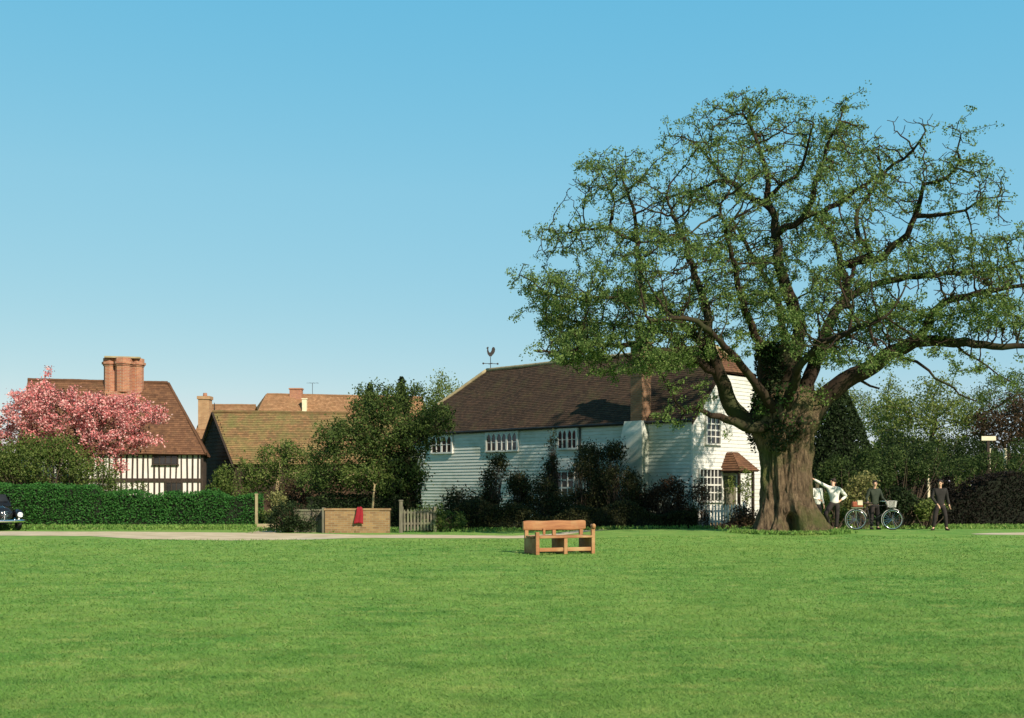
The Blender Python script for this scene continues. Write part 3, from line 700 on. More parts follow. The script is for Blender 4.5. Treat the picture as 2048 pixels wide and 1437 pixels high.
# ------------------------------------------------------------------ white weatherboarded house
HL, HWD, EV, RZ = 18.5, 6.0, 4.4, 7.6
uA = Vector((7.30, 44.5)); dirBA = Vector((.71, -.704)).normalized(); uB = uA - dirBA*HL
def white_house():
    rz = math.atan2(dirBA.y, dirBA.x)
    r = empty('white_house', (uB.x, uB.y, 0), rz, 'long white weatherboarded house with a brown tiled roof and pointed windows behind the oak', 'house')
    R90 = Matrix.Translation((HL, 0, 0)) @ Matrix.Rotation(PI/2, 4, 'Z')     # gable frame: x along the gable, -y outwards
    ge = 6.35; gy0 = (ge-EV)/(RZ-EV)*HWD/2
    mb = MB(); mb.box(0, HL-.001, .001, HWD, -.1, EV-.02)
    mb.prism([(HL-.001, .3, EV-.02), (HL-.001, HWD-.3, EV-.02), (HL-.001, HWD-gy0-.1, ge-.2), (HL-.001, gy0+.1, ge-.2)], (-.6, 0, 0)); mb.build('wall', M['boards'], r)
    fb = MB(); boards(fb, lambda z: (0, HL), .25, EV-.02); fb.build('front_boarding', M['boards'], r)
    gb = MB()
    def gx(z):
        t = max(0, (z-EV)/(RZ-EV))*HWD/2; return (t, HWD-t)
    boards(gb, gx, .25, ge, .16, .03)
    g2 = MB()
    for v in gb.v: g2.v.append(R90 @ v)
    g2.f = gb.f; g2.uv = gb.uv; g2.mi = gb.mi; g2.build('gable_boarding', M['white'], r)
    MB().box(HL-.02, HL+.05, -.055, .02, .0, EV-.06).build('corner_board', M['white'], r); MB().box(HL+.0, HL+.05, HWD-.06, HWD+.05, 0, EV-.06).build('corner_board', M['white'], r)
    pl = MB(); pl.box(-.02, HL+.015, -.02, HWD, -.1, .245); pl.build('plinth', M['brickwall'], r)
    # roof
    ov = .13; k = (RZ-EV)/(HWD/2); ez = EV - ov*k + .1
    rb = MB(); rx0, rx1 = 3.4, HL-.95; top = RZ+.1
    roof_plane(rb, (-ov, -ov, ez), (HL+.14, -ov, ez), (HL+.14, HWD/2*(ge-EV)/(RZ-EV), ge+.1), (rx0*(ge-EV)/(RZ-EV), HWD/2*(ge-EV)/(RZ-EV), ge+.1))
    gy = HWD/2*(ge-EV)/(RZ-EV); hx0 = rx0*(ge-EV)/(RZ-EV)
    roof_plane(rb, (hx0, gy, ge+.1), (HL+.14, gy, ge+.1), (rx1, HWD/2, top), (rx0, HWD/2, top))
    roof_plane(rb, (HL+.14, HWD+ov, ez), (-ov, HWD+ov, ez), (hx0, HWD-gy, ge+.1), (HL+.14, HWD-gy, ge+.1))
    roof_plane(rb, (HL+.14, HWD-gy, ge+.1), (hx0, HWD-gy, ge+.1), (rx0, HWD/2, top), (rx1, HWD/2, top))
    roof_plane(rb, (-ov, HWD+ov, ez), (-ov, -ov, ez), (rx0, HWD/2, top), (rx0, HWD/2+.01, top))
    ro = rb.build('roof', M['tile_house'], r)
    hb = MB(); roof_plane(hb, (HL+.16, gy, ge+.1), (HL+.16, HWD-gy, ge+.1), (rx1, HWD/2+.01, top), (rx1, HWD/2, top)); hb.build('half_hip', M['tile_cottage'], ro)
    rl = MB(); ridge_line(rl, (rx0, HWD/2, top+.03), (rx1, HWD/2, top+.03)); ridge_line(rl, (-ov, -ov, ez+.06), (rx0, HWD/2, top+.03)); ridge_line(rl, (-ov, HWD+ov, ez+.06), (rx0, HWD/2, top+.03))
    ridge_line(rl, (HL+.16, gy, ge+.13), (rx1, HWD/2, top+.03), .08); ridge_line(rl, (HL+.16, HWD-gy, ge+.13), (rx1, HWD/2, top+.03), .08)
    rl.build('ridge_tiles', M['ridge'], ro, smooth=True)
    for s in (0, 1):
        y0 = -ov if not s else HWD+ov; y1 = gy if not s else HWD-gy
        MB().prism([(HL+.06, y0, ez-.06), (HL+.06, y0, ez-.22), (HL+.06, y1, ge-.14), (HL+.06, y1, ge+.03)], (.05, 0, 0)).build('bargeboard', M['timber'], r)
    gt = MB(); gt.tube([(-ov, -ov-.06, ez-.03), (HL+.1, -ov-.06, ez-.03)], .05, 8); gt.box(-ov, HL, -ov+.005, -.04, ez-.10, ez-.06); gt.build('gutter', M['iron'], r, smooth=False)
    dp = MB(); dp.tube([(11.9+.62, -.075, .2), (12.52, -.075, EV-.15)], .035, 8); dp.build('drainpipe', M['iron'], r)
    # pointed windows under the eaves
    for (x0, x1, n) in ((2.55, 4.1, 4), (6.56, 8.65, 6), (11.2, 12.35, 4)):
        f = MB(); p_ = MB(); y0 = -.10; z0, z1 = 3.38, 4.2
        f.box(x0-.06, x1+.06, y0-.03, -.01, z0-.08, z0-.001); f.box(x0-.06, x1+.06, y0, -.01, z1+.001, z1+.07)
        wd = (x1-x0)/n
        for i in range(n+1):
            t = .055 if i % 2 == 0 else .03; xc = x0 + wd*i; f.box(xc-t, xc+t, y0 - (.012 if i % 2 == 0 else 0), -.012, z0, z1)
        for i in range(n):
            a, b = x0+wd*i+.055, x0+wd*(i+1)-.035
            if i % 2: a, b = x0+wd*i+.035, x0+wd*(i+1)-.055
            lp = lancet(a, b, z0, z1-.02, -.075)
            p_.prism(lp, (0, .03, 0))
            # spandrels either side of the point
            half = len(lp)//2
            m_ = (a+b)/2
            f.prism([(a, -.095, z1), (m_, -.095, z1), (m_, -.095, z1-.02), (a+(b-a)*.2, -.095, z1-.1), (a, -.095, z1-.02-(b-a)*.9)], (0, .07, 0))
            f.prism([(b, -.095, z1), (b, -.095, z1-.02-(b-a)*.9), (b-(b-a)*.2, -.095, z1-.1), (m_, -.095, z1-.02), (m_, -.095, z1)], (0, .07, 0))
            f.box(a, b, -.088, -.08, z0+.36, z0+.385)
        o = f.build('window', M['white'], r); p_.build('pane', M['glass'], o)
    sash(r, 11.05, 12.15, .9, 2.3, 3, 4)
    hd = MB(); pts = [(11.6+.75*math.cos(a), -.16, 2.42+.38*math.sin(a)) for a in np.linspace(0, PI, 13)]; hd.prism(pts, (0, .14, 0)); hd.build('window_hood', M['white'], r)
    # gable windows, porch
    sash(r, .9, 1.85, 3.45, 4.5, 3, 4, R90); sash(r, .42, 1.95, 1.08, 2.35, 6, 4, R90)
    po = MB(); px0, px1, d = 2.05, 3.2, .85
    T = R90
    dr = MB(); dr.box(2.2, 3.05, -.07, -.02, .1, 2.1, T); do = dr.build('door', M['weathered'], r); MB().ball((2.95, -.10, 1.05), .035, 8, 6, T).build('door_knob', M['iron'], do)
    for (x, y) in ((px0+.05, -d+.02), (px1-.05, -d+.02)): po.box(x-.05, x+.05, y-.05, y+.05, 0, 2.2, T)
    po.box(px0, px1, -d-.02, -d+.06, 2.2, 2.3, T)
    for x in (px0+.05, px1-.05): po.box(x-.05, x+.05, -d+.061, -.03, 2.2, 2.3, T)
    pr_ = po.build('porch', M['timber'], r)
    hr = MB(); a0, a1, ya = px0-.14, px1+.14, -d-.16; zt, zb = 3.1, 2.3
    def TP(*p): return R90 @ Vector(p)
    roof_plane(hr, TP(a0, ya, zb), TP(a1, ya, zb), TP(2.85, -.28, zt), TP(2.4, -.28, zt), .12, .03, .5)
    roof_plane(hr, TP(a0, -.04, zb), TP(a0, ya, zb), TP(2.4, -.28, zt), TP(2.4, -.04, zt), .12, .03, .5)
    roof_plane(hr, TP(a1, ya, zb), TP(a1, -.04, zb), TP(2.85, -.04, zt), TP(2.85, -.28, zt), .12, .03, .5)
    hr.build('porch_roof', M['tile_cottage'], pr_)
    # chimney breast and stack
    ch = MB(); ch.box(15.2, 16.3, -.48, -.036, -.1, 3.85); ch.prism([(15.2, -.48, 3.85), (16.3, -.48, 3.85), (16.2, -.40, 4.4), (15.3, -.40, 4.4)], (0, .39, 0)); c_ = ch.build('chimney_breast', M['boards'], r)
    st = MB(); st.box(15.6, 16.2, -.36, .26, 4.3, 7.55); st.box(15.56, 16.24, -.40, .30, 7.55, 7.65); st.box(15.52, 16.28, -.44, .34, 7.65, 7.76); st.box(15.58, 16.22, -.38, .28, 6.25, 6.33)
    s_ = st.build('chimney', M['brickold'], r)
    for x in (15.75, 16.05):
        MB().tube([(x, -.05, 7.76), (x, -.05, 8.0), (x, -.05, 8.12)], [.12, .10, .12], 12).build('chimney_pot', M['brick'], s_, smooth=False)
    return r
wh = white_house()
# weathercock on the ridge
wp = P(981, 742, 57.0)
wc = empty('weathercock', wp, 0, 'small dark weathercock standing on the ridge of the white house', 'weathervane'); wc.scale = (.88,)*3
MB().tube([(0,0,-.35), (0,0,.82)], .022, 6).build('pole', M['copperv'], wc)
am = MB(); am.tube([(-.42,-.1,.42), (.42,.1,.42)], .018, 6); am.tube([(-.1,.3,.42), (.1,-.3,.42)], .018, 6)
for s in (-1, 1): am.ball((s*.42, s*.1, .42), (.06,.03,.06), 8, 6)
am.build('direction_arms', M['copperv'], wc)
ck = MB(); prof = [(-.18,.98),(-.06,.84),(.05,.84),(.12,.92),(.2,1.0),(.27,1.12),(.29,1.28),(.24,1.38),(.15,1.40),(.09,1.32),(.06,1.18),(0,1.08),(-.07,1.08),(-.12,1.18),(-.14,1.3),(-.11,1.38),(-.17,1.42),(-.22,1.37),(-.27,1.33),(-.21,1.29),(-.22,1.15)]
ck.prism([(x*.95, -.02, z) for x, z in prof], (0, .04, 0)); ck.build('cockerel', M['copperv'], wc)
# ------------------------------------------------------------------ timbered cottage on the left
def cottage():
    D0 = 54.0; xr = XD(405, D0); xl = xr-8.25; an_ = math.radians(14); r = empty('timbered_cottage', (xr-(xr-xl)*math.cos(an_), D0-(xr-xl)*math.sin(an_), 0), an_, 'half timbered white cottage with a steep brown roof behind the pink cherry', 'house')
    L = xr - xl; W = 5.6; ez, rz_ = 3.4, 6.95
    mb = MB(); mb.box(0, L, 0, W, -.1, ez+.1); mb.build('wall', M['plaster'], r)
    zr = 1.97
    zr_m = MB(); zr_m.box(-.02, L+.03, -.065, -.002, zr-.09, zr+.09); zr_m.box(-.02, L+.03, -.065, -.002, ez-.2, ez-.02); zr_m.build('timber_rail', M['timber'], r)
    wins = [(L-2.32, L-1.15, 2.78, 3.2, 'u'), (L-1.74, L-.94, 1.2, 1.85, 'd')]
    x = .06; i = 0
    while x < L:
        wd = RNG.uniform(.055, .085); x1 = min(x+wd, L+.02)
        for (z0, z1, wn) in ((zr+.09, ez-.2, wins[0]), (.1, zr-.09, wins[1])):
            t = z1; lean = RNG.normal()*.012
            if wn[0]-.04 < x < wn[1]+.02: t = wn[2]-.03
            if t - z0 < .2: continue
            MB().prism([(x, -.055, z0), (x1, -.055, z0), (x1+lean, -.055, t), (x+lean, -.055, t)], (0, .053, 0)).build('timber_stud', M['timber'], r)
        x += RNG.uniform(.235, .275) if x < L-.5 else .22; i += 1
    MB().box(L-.08, L+.03, -.07, .1, .0, ez-.2).build('corner_post', M['timber'], r)
    sb = MB()
    for k in range(22): sb.box(L+.002, L+.04, .1+k*.25, .2+k*.25, .1, ez-.02)
    sb.build('end_timbering', M['timber'], r)
    sash(r, wins[0][0]+.05, wins[0][1]-.05, 2.78, 3.14, 4, 1, None, 'timber'); sash(r, wins[1][0]+.05, wins[1][1]-.05, 1.2, 1.85, 3, 1, None, 'timber')
    ov = .28; k = (rz_-ez)/(W/2); e = ez - ov*k*.5
    rb = MB(); hr = L+.18-1.95
    roof_plane(rb, (-.2, -ov, e), (L+.18, -ov, e), (hr, W/2, rz_), (-.2, W/2, rz_)); roof_plane(rb, (L+.18, W+ov, e), (-.2, W+ov, e), (-.2, W/2, rz_), (hr, W/2, rz_))
    roof_plane(rb, (L+.18, -ov, e), (L+.18, W+ov, e), (hr, W/2+.01, rz_), (hr, W/2, rz_)); rb.prism([(-.15, 0, ez), (-.15, W, ez), (-.15, W/2, rz_-.1)], (.1,0,0))
    ro = rb.build('roof', M['tile_cottage'], r)
    rl = MB(); ridge_line(rl, (-.2, W/2, rz_+.02), (hr, W/2, rz_+.02), .1); ridge_line(rl, (L+.18, -ov, e+.05), (hr, W/2, rz_+.02), .08); ridge_line(rl, (L+.18, W+ov, e+.05), (hr, W/2, rz_+.02), .08); rl.build('ridge_tiles', M['tile_cottage'], ro)
    # clustered chimney: three octagonal shafts under a corbelled head
    c0 = L-3.93; yc = W/2-.35; ch = MB(); ch.box(c0-.86, c0+.86, yc-.48, yc+.44, 4.9, 6.0); ch.box(c0-.82, c0+.82, yc-.44, yc+.40, 6.0, 6.42)
    for dx, rr, yo in ((-.62, .31, .12), (.05, .42, -.14), (.68, .31, .10)):
        ch.tube([(c0+dx, yc+yo, 6.4), (c0+dx, yc+yo, 7.72)], rr, 8)
    for z0, z1, g in ((7.72, 7.80, .04), (7.80, 7.92, .10), (7.92, 8.12, .03)):
        for dx, rr, yo in ((-.62, .31, .12), (.05, .42, -.14), (.68, .31, .10)): ch.tube([(c0+dx, yc+yo, z0+.001*(dx > 0)), (c0+dx, yc+yo, z1+.002*dx)], rr+g, 8)
    ch.build('chimney', M['brick'], r)
    cap = MB(); cap.box(c0-.85, c0+.85, yc-.38, yc+.38, 8.1, 8.18); cap.build('chimney_cap', M['ridge'], r)
cottage()
# ------------------------------------------------------------------ barn and farther houses (plans not quite square)
def skew_house(name, label, C, uv, vv, L, W, ez, rz_, tile, wallm, hip0=0, hip1=0, cat='house', ov=.25, gable='wall'):
    """C front corner, uv along the ridge, vv along the gable"""
    r = empty(name, (C[0], C[1], 0), 0, label, cat); u = Vector((*uv, 0)).normalized(); v = Vector((*vv, 0)).normalized(); z = Vector((0,0,1))
    def q(a, b, c): return u*a + v*b + z*c
    mb = MB(); mb.add([q(0,0,-.1), q(L,0,-.1), q(L,W,-.1), q(0,W,-.1), q(0,0,ez), q(L,0,ez), q(L,W,ez), q(0,W,ez)], [(0,3,2,1),(4,5,6,7),(0,1,5,4),(1,2,6,5),(2,3,7,6),(3,0,4,7)])
    if not hip0: mb.add([q(0,0,ez), q(0,W,ez), q(0,W/2,rz_-.08), q(.1,0,ez), q(.1,W,ez), q(.1,W/2,rz_-.08)], [(0,1,2),(5,4,3),(0,2,5,3),(1,4,5,2)])
    if not hip1: mb.add([q(L,0,ez), q(L,W,ez), q(L,W/2,rz_-.08), q(L-.1,0,ez), q(L-.1,W,ez), q(L-.1,W/2,rz_-.08)], [(2,1,0),(3,4,5),(0,3,5,2),(1,2,5,4)])
    mb.build('wall', M[wallm], r)
    k = (rz_-ez)/(W/2); e = ez - ov*k*.6; o0 = .15; rb = MB()
    roof_plane(rb, q(-o0,-ov,e), q(L+o0,-ov,e), q(L+o0-hip1,W/2,rz_), q(-o0+hip0,W/2,rz_), .14, .035)
    roof_plane(rb, q(L+o0,W+ov,e), q(-o0,W+ov,e), q(-o0+hip0,W/2,rz_), q(L+o0-hip1,W/2,rz_), .14, .035)
    if hip0: roof_plane(rb, q(-o0,W+ov,e), q(-o0,-ov,e), q(-o0+hip0,W/2,rz_), q(-o0+hip0,W/2+.01,rz_), .14)
    if hip1: roof_plane(rb, q(L+o0,-ov,e), q(L+o0,W+ov,e), q(L+o0-hip1,W/2+.01,rz_), q(L+o0-hip1,W/2,rz_), .14)
    ro = rb.build('roof', M[tile], r)
    rl = MB(); ridge_line(rl, q(-o0+hip0,W/2,rz_+.02), q(L+o0-hip1,W/2,rz_+.02), .1)
    if hip0:
        for b in (-ov, W+ov): ridge_line(rl, q(-o0,b,e+.04), q(-o0+hip0,W/2,rz_+.02), .08)
    rl.build('ridge_tiles', M[tile], ro)
    return r, q
bn, q = skew_house('barn', 'mossy roofed barn with a dark weatherboarded gable beside the timbered cottage', (XD(470, 58), 58), (.985, .17), (-.60, .80), 10.5, 5.4, 2.95, 5.75, 'tile_barn', 'weatherdark', cat='barn', ov=.2)
gb = MB()
for k in range(28):
    z0, z1 = .1+k*.2, .1+(k+1)*.2-.003; t = max(0, (z0-2.95)/(2.8))*2.7
    if z0 > 5.4: break
    gb.add([q(-.05,t+.02,z0), q(-.05,5.38-t,z0), q(-.01,5.38-t,z1), q(-.01,t+.02,z1), q(0,t+.02,z0), q(0,5.38-t,z0)], [(0,3,2,1),(0,1,5,4)])
gb.build('gable_boarding', M['weatherdark'], bn)
bb = MB(); bb.tube([q(-.16,-.2,2.7), q(-.16,2.7,5.72)], .07, 4); bb.tube([q(-.16,5.6,2.7), q(-.16,2.7,5.72)], .07, 4); bb.build('bargeboard', M['timber'], bn)
MB().tube([q(-.05,2.7,5.7), q(-.05,2.7,6.25)], [.05,.02], 6).build('finial', M['timber'], bn)
h1, q = skew_house('tiled_house', 'orange tiled house with a hipped end rising beyond the barn roof', (-19.0, 78.5), (.97, .24), (-.36, .93), 13.5, 6.4, 5.2, 8.55, 'tile_red', 'brickpale', hip0=2.1)
cs = MB(); a = q(4.1, 3.2, 8.3); cs.box(a.x-.45, a.x+.45, a.y-.3, a.y+.3, a.z-.4, a.z+.65); cs.box(a.x-.5, a.x+.5, a.y-.35, a.y+.35, a.z+.65, a.z+.75); cs.build('chimney', M['brick'], h1)
a = q(4.5, 2.0, 7.6); vp = MB(); vp.box(a.x-.16, a.x+.16, a.y-.16, a.y+.16, a.z-.4, a.z+.55); vp.box(a.x-.2, a.x+.2, a.y-.2, a.y+.2, a.z+.55, a.z+.62); vp.build('vent_stack', M['cream'], h1)
an = MB(); a = q(5.3, 3.2, 8.5); an.tube([a, a+Vector((0,0,1.0))], .02, 5)
for k in range(4): an.tube([a+Vector((-.45+.02*k,0,.98-.0*k+.02*k)), a+Vector((.45,.0,.98+.02*k))], .012, 4) if k == 0 else an.tube([a+Vector((-.4+.26*k,-.3,.98)), a+Vector((-.4+.26*k,.3,.98))], .012, 4)
an.build('aerial', M['iron'], h1)
h2, q = skew_house('low_house', 'low tiled house with one tall chimney squeezed between cottage and barn', (XD(392, 69), 69), (1, .02), (0, 1), 3.0, 5.2, 4.75, 6.95, 'tile_red', 'brickpale')
a = Vector((.25, .9, 0)); cs = MB(); cs.box(a.x-.28, a.x+.42, a.y-.35, a.y+.35, 4.8, 7.2); cs.box(a.x-.34, a.x+.48, a.y-.41, a.y+.41, 7.2, 7.4); co_ = cs.build('chimney', M['brickpale'], h2)
MB().tube([(a.x+.07, a.y, 7.4), (a.x+.07, a.y, 7.62)], [.14,.12], 10).build('chimney_pot', M['brick'], co_)
# ------------------------------------------------------------------ walls, fences, posts
def garden_wall():
    x0, x1, D = XD(650, 38.9), XD(779, 38.9), 38.9
    r = empty('brick_wall', (x0, D, 0), 0, 'low sunlit yellow brown brick wall with red cloth on it', 'wall')
    L = x1-x0; MB().box(0, L, 0, .24, -.1, .80).build('wall', M['brickwall'], r)
    MB().box(-.03, L+.03, -.03, .27, .80, .87).build('coping', M['brickwall'], r)
    MB().box(-.1, -.03, -.04, .28, -.1, .9).build('end_post', M['weathered'], r)
    r2 = empty('boundary_wall', (XD(588, 39.3), 39.3, 0), 0, 'low shaded wall overgrown with shrubs left of the sunlit wall', 'wall')
    L2 = x0 - XD(588, 39.3) - .12; MB().box(0, L2, 0, .24, -.1, .76).build('wall', M['weathered'], r2); MB().box(-.02, L2, -.03, .27, .76, .83).build('coping', M['weathered'], r2)
    # red garment over the wall
    cx = XD(718, 38.8); c = MB(); nu, nv = 9, 14
    for j in range(nv+1):
        t = j/nv; wd = (.07 + .10*t**.8)
        for i in range(nu+1):
            s = i/nu*2-1; fold = .035*math.sin(s*7 + t*2)*t + .02*math.sin(s*13)
            if t < .12: c.v.append(Vector((s*wd*.9, .20 - t/.12*.26, .895 + .02*math.sin(s*4))))
            else: c.v.append(Vector((s*wd + .02*math.sin(t*5), -.075 - .03 + fold*.6, .90 - (t-.12)*.62 - .04*abs(s)**2*t)))
    for j in range(nv):
        for i in range(nu): b = j*(nu+1)+i; c.face((b, b+1, b+nu+2, b+nu+1))
    o = c.build('red_cloth', M['redcloth'], None, smooth=True, loc=(cx, D, 0)); tag(o, 'red garment hanging over the low sunlit brick wall', 'garment')
    s = o.modifiers.new('Solidify', 'SOLIDIFY'); s.thickness = .02
garden_wall()
def picket_fence(x0, y0, x1, y1, label, mat, n, h=.95, wd=.075):
    a = Vector((x0, y0, 0)); d = Vector((x1-x0, y1-y0, 0)); L = d.length
    r = empty('picket_fence', a, math.atan2(d.y, d.x), label, 'fence')
    for z in (.28, .68): MB().box(0, L, .03, .07, z, z+.07).build('rail', M[mat], r)
    for i in range(n):
        x = (i+.5)*L/n; hh = h + RNG.uniform(-.02, .02); le = RNG.normal()*.008
        MB().prism([(x-wd/2, 0, .06), (x+wd/2, 0, .06), (x+wd/2+le, 0, hh-.07), (x+le, 0, hh), (x-wd/2+le, 0, hh-.07)], (0, .028, 0)).build('picket', M[mat], r)
    for x in (0, L): MB().box(x-.05, x+.05, .075, .17, -.1, h+.08).build('post', M[mat], r)
picket_fence(XD(806, 39.3), 39.3, XD(872, 39.9), 39.9, 'weathered grey green picket fence beside the brick wall', 'weathered', 10, .84, .075)
picket_fence(XD(1396, 41.5), 41.5, XD(1492, 42.2), 42.2, 'white picket fence in front of the house gable and porch', 'white', 15, .98)
def post(name, px, D, h, wd, label, mat, cat='post'):
    r = empty(name, (XD(px, D), D, H(XD(px, D), D)), 0, label, cat)
    MB().box(-wd, wd, -wd, wd, -.1, h).build('shaft', M[mat], r, bevel=.01); MB().box(-wd*1.25, wd*1.25, -wd*1.25, wd*1.25, h+.001, h+.05).build('cap', M[mat], r, bevel=.01)
post('gate_post', 802, 38.9, 1.12, .06, 'stout weathered gate post right of the brick wall', 'weathered')
post('gate_post', 513, 43.1, 1.32, .05, 'slim pale gate post at the right end of the green hedge', 'ridge')
post('garden_post', 1857, 47, 2.5, .05, 'thin pale post among shrubs left of the dark mound', 'cream')
sb = MB(); sp_ = empty('stone_step', (XD(532, 41.5), 41.5, 0), 0, 'pale stone steps at the gap right of the green hedge', 'step')
MB().box(-.45, .45, -.3, .3, -.05, .10).build('lower_step', M['ridge'], sp_, bevel=.02); MB().box(-.42, .42, .301, .8, -.05, .22).build('upper_step', M['ridge'], sp_, bevel=.02)
sg = empty('signpost', (XD(1976, 50), 50, 0), 0, 'pale blank board on a dark post behind the dark hedge', 'sign')
MB().box(-.06, .06, -.05, .05, 0, 3.9).build('post', M['timber'], sg); MB().box(-.33, .33, -.085, -.052, 3.74, 3.94).build('board', M['cream'], sg, bevel=.01)
for dx in (.02, .76): post('garden_post', 1977+dx*44, 50.5, 3.35, .06, 'pale slim post under the blank signboard' if dx < .5 else 'pale slim post right of the blank signboard', 'cream')
# ------------------------------------------------------------------ bench
def bench():
    c = GP(1075, 25.9); r = empty('park_bench', c, math.radians(22), 'rustic wooden bench with a thick rounded plank backrest standing on the lawn', 'bench'); r.scale = (1.04,)*3
    L = 1.42; dp = .62
    for i, x in enumerate((.0, .70, 1.40)):
        e = MB(); t = .045
        e.box(x-t, x+t, .06, dp, .02, .37); e.box(x-t, x+t, -.02, .055, .0, (.52, .37, .60)[i]); e.box(x-t, x+t, dp+.005, dp+.07, .0, .58)
        e.build('side_panel', M['benchwood'], r, bevel=.012)
    for (x0, x1) in ((.05, .65), (.75, 1.35)):
        MB().box(x0, x1, .0, .05, .07, .16).build('foot_rail', M['benchwood'], r, bevel=.012)
    s = MB()
    for k in range(4): s.box(-.06 + (0 if k else .10), L+.03 - (0 if k else .07), -.03+k*.15, .105+k*.15, .375, .425)
    s.build('seat', M['benchwood'], r, bevel=.012)
    MB().tube([(1.40, -.02, .58), (1.41, .05, .63), (1.43, .16, .66)], [.05, .045, .03], 8).build('armrest', M['benchwood'], r, smooth=True)
    MB().ball((1.40, -.03, .64), (.05, .05, .06), 10, 8).build('knob', M['benchwood'], r, smooth=True)
    b = MB(); ring = []; m_ = 17
    for i in range(m_):
        x = -.09 + 1.60*i/(m_-1); e = 1 - .10*(i in (0, m_-1)); wv = .006*math.sin(i*.9)
        ring.append([Vector((x, dp + .035 + .050*e*math.copysign(abs(math.cos(t))**.6, math.cos(t)), .645 + wv + .115*e*math.copysign(abs(math.sin(t))**.6, math.sin(t)))) for t in np.linspace(0, 2*PI, 16, endpoint=False)])
    for rg in ring: b.v += rg
    for i in range(m_-1):
        for j in range(16): b.face((i*16+j, i*16+(j+1) % 16, (i+1)*16+(j+1) % 16, (i+1)*16+j))
    b.face(list(range(15, -1, -1))); b.face([(m_-1)*16+j for j in range(16)]); b.build('backrest', M['benchwood'], r, bevel=.012)
    for x in (.42,): MB().box(x-.03, x+.03, dp-.05, dp-.001, .43, .58).build('back_support', M['benchwood'], r, bevel=.01)
bench()
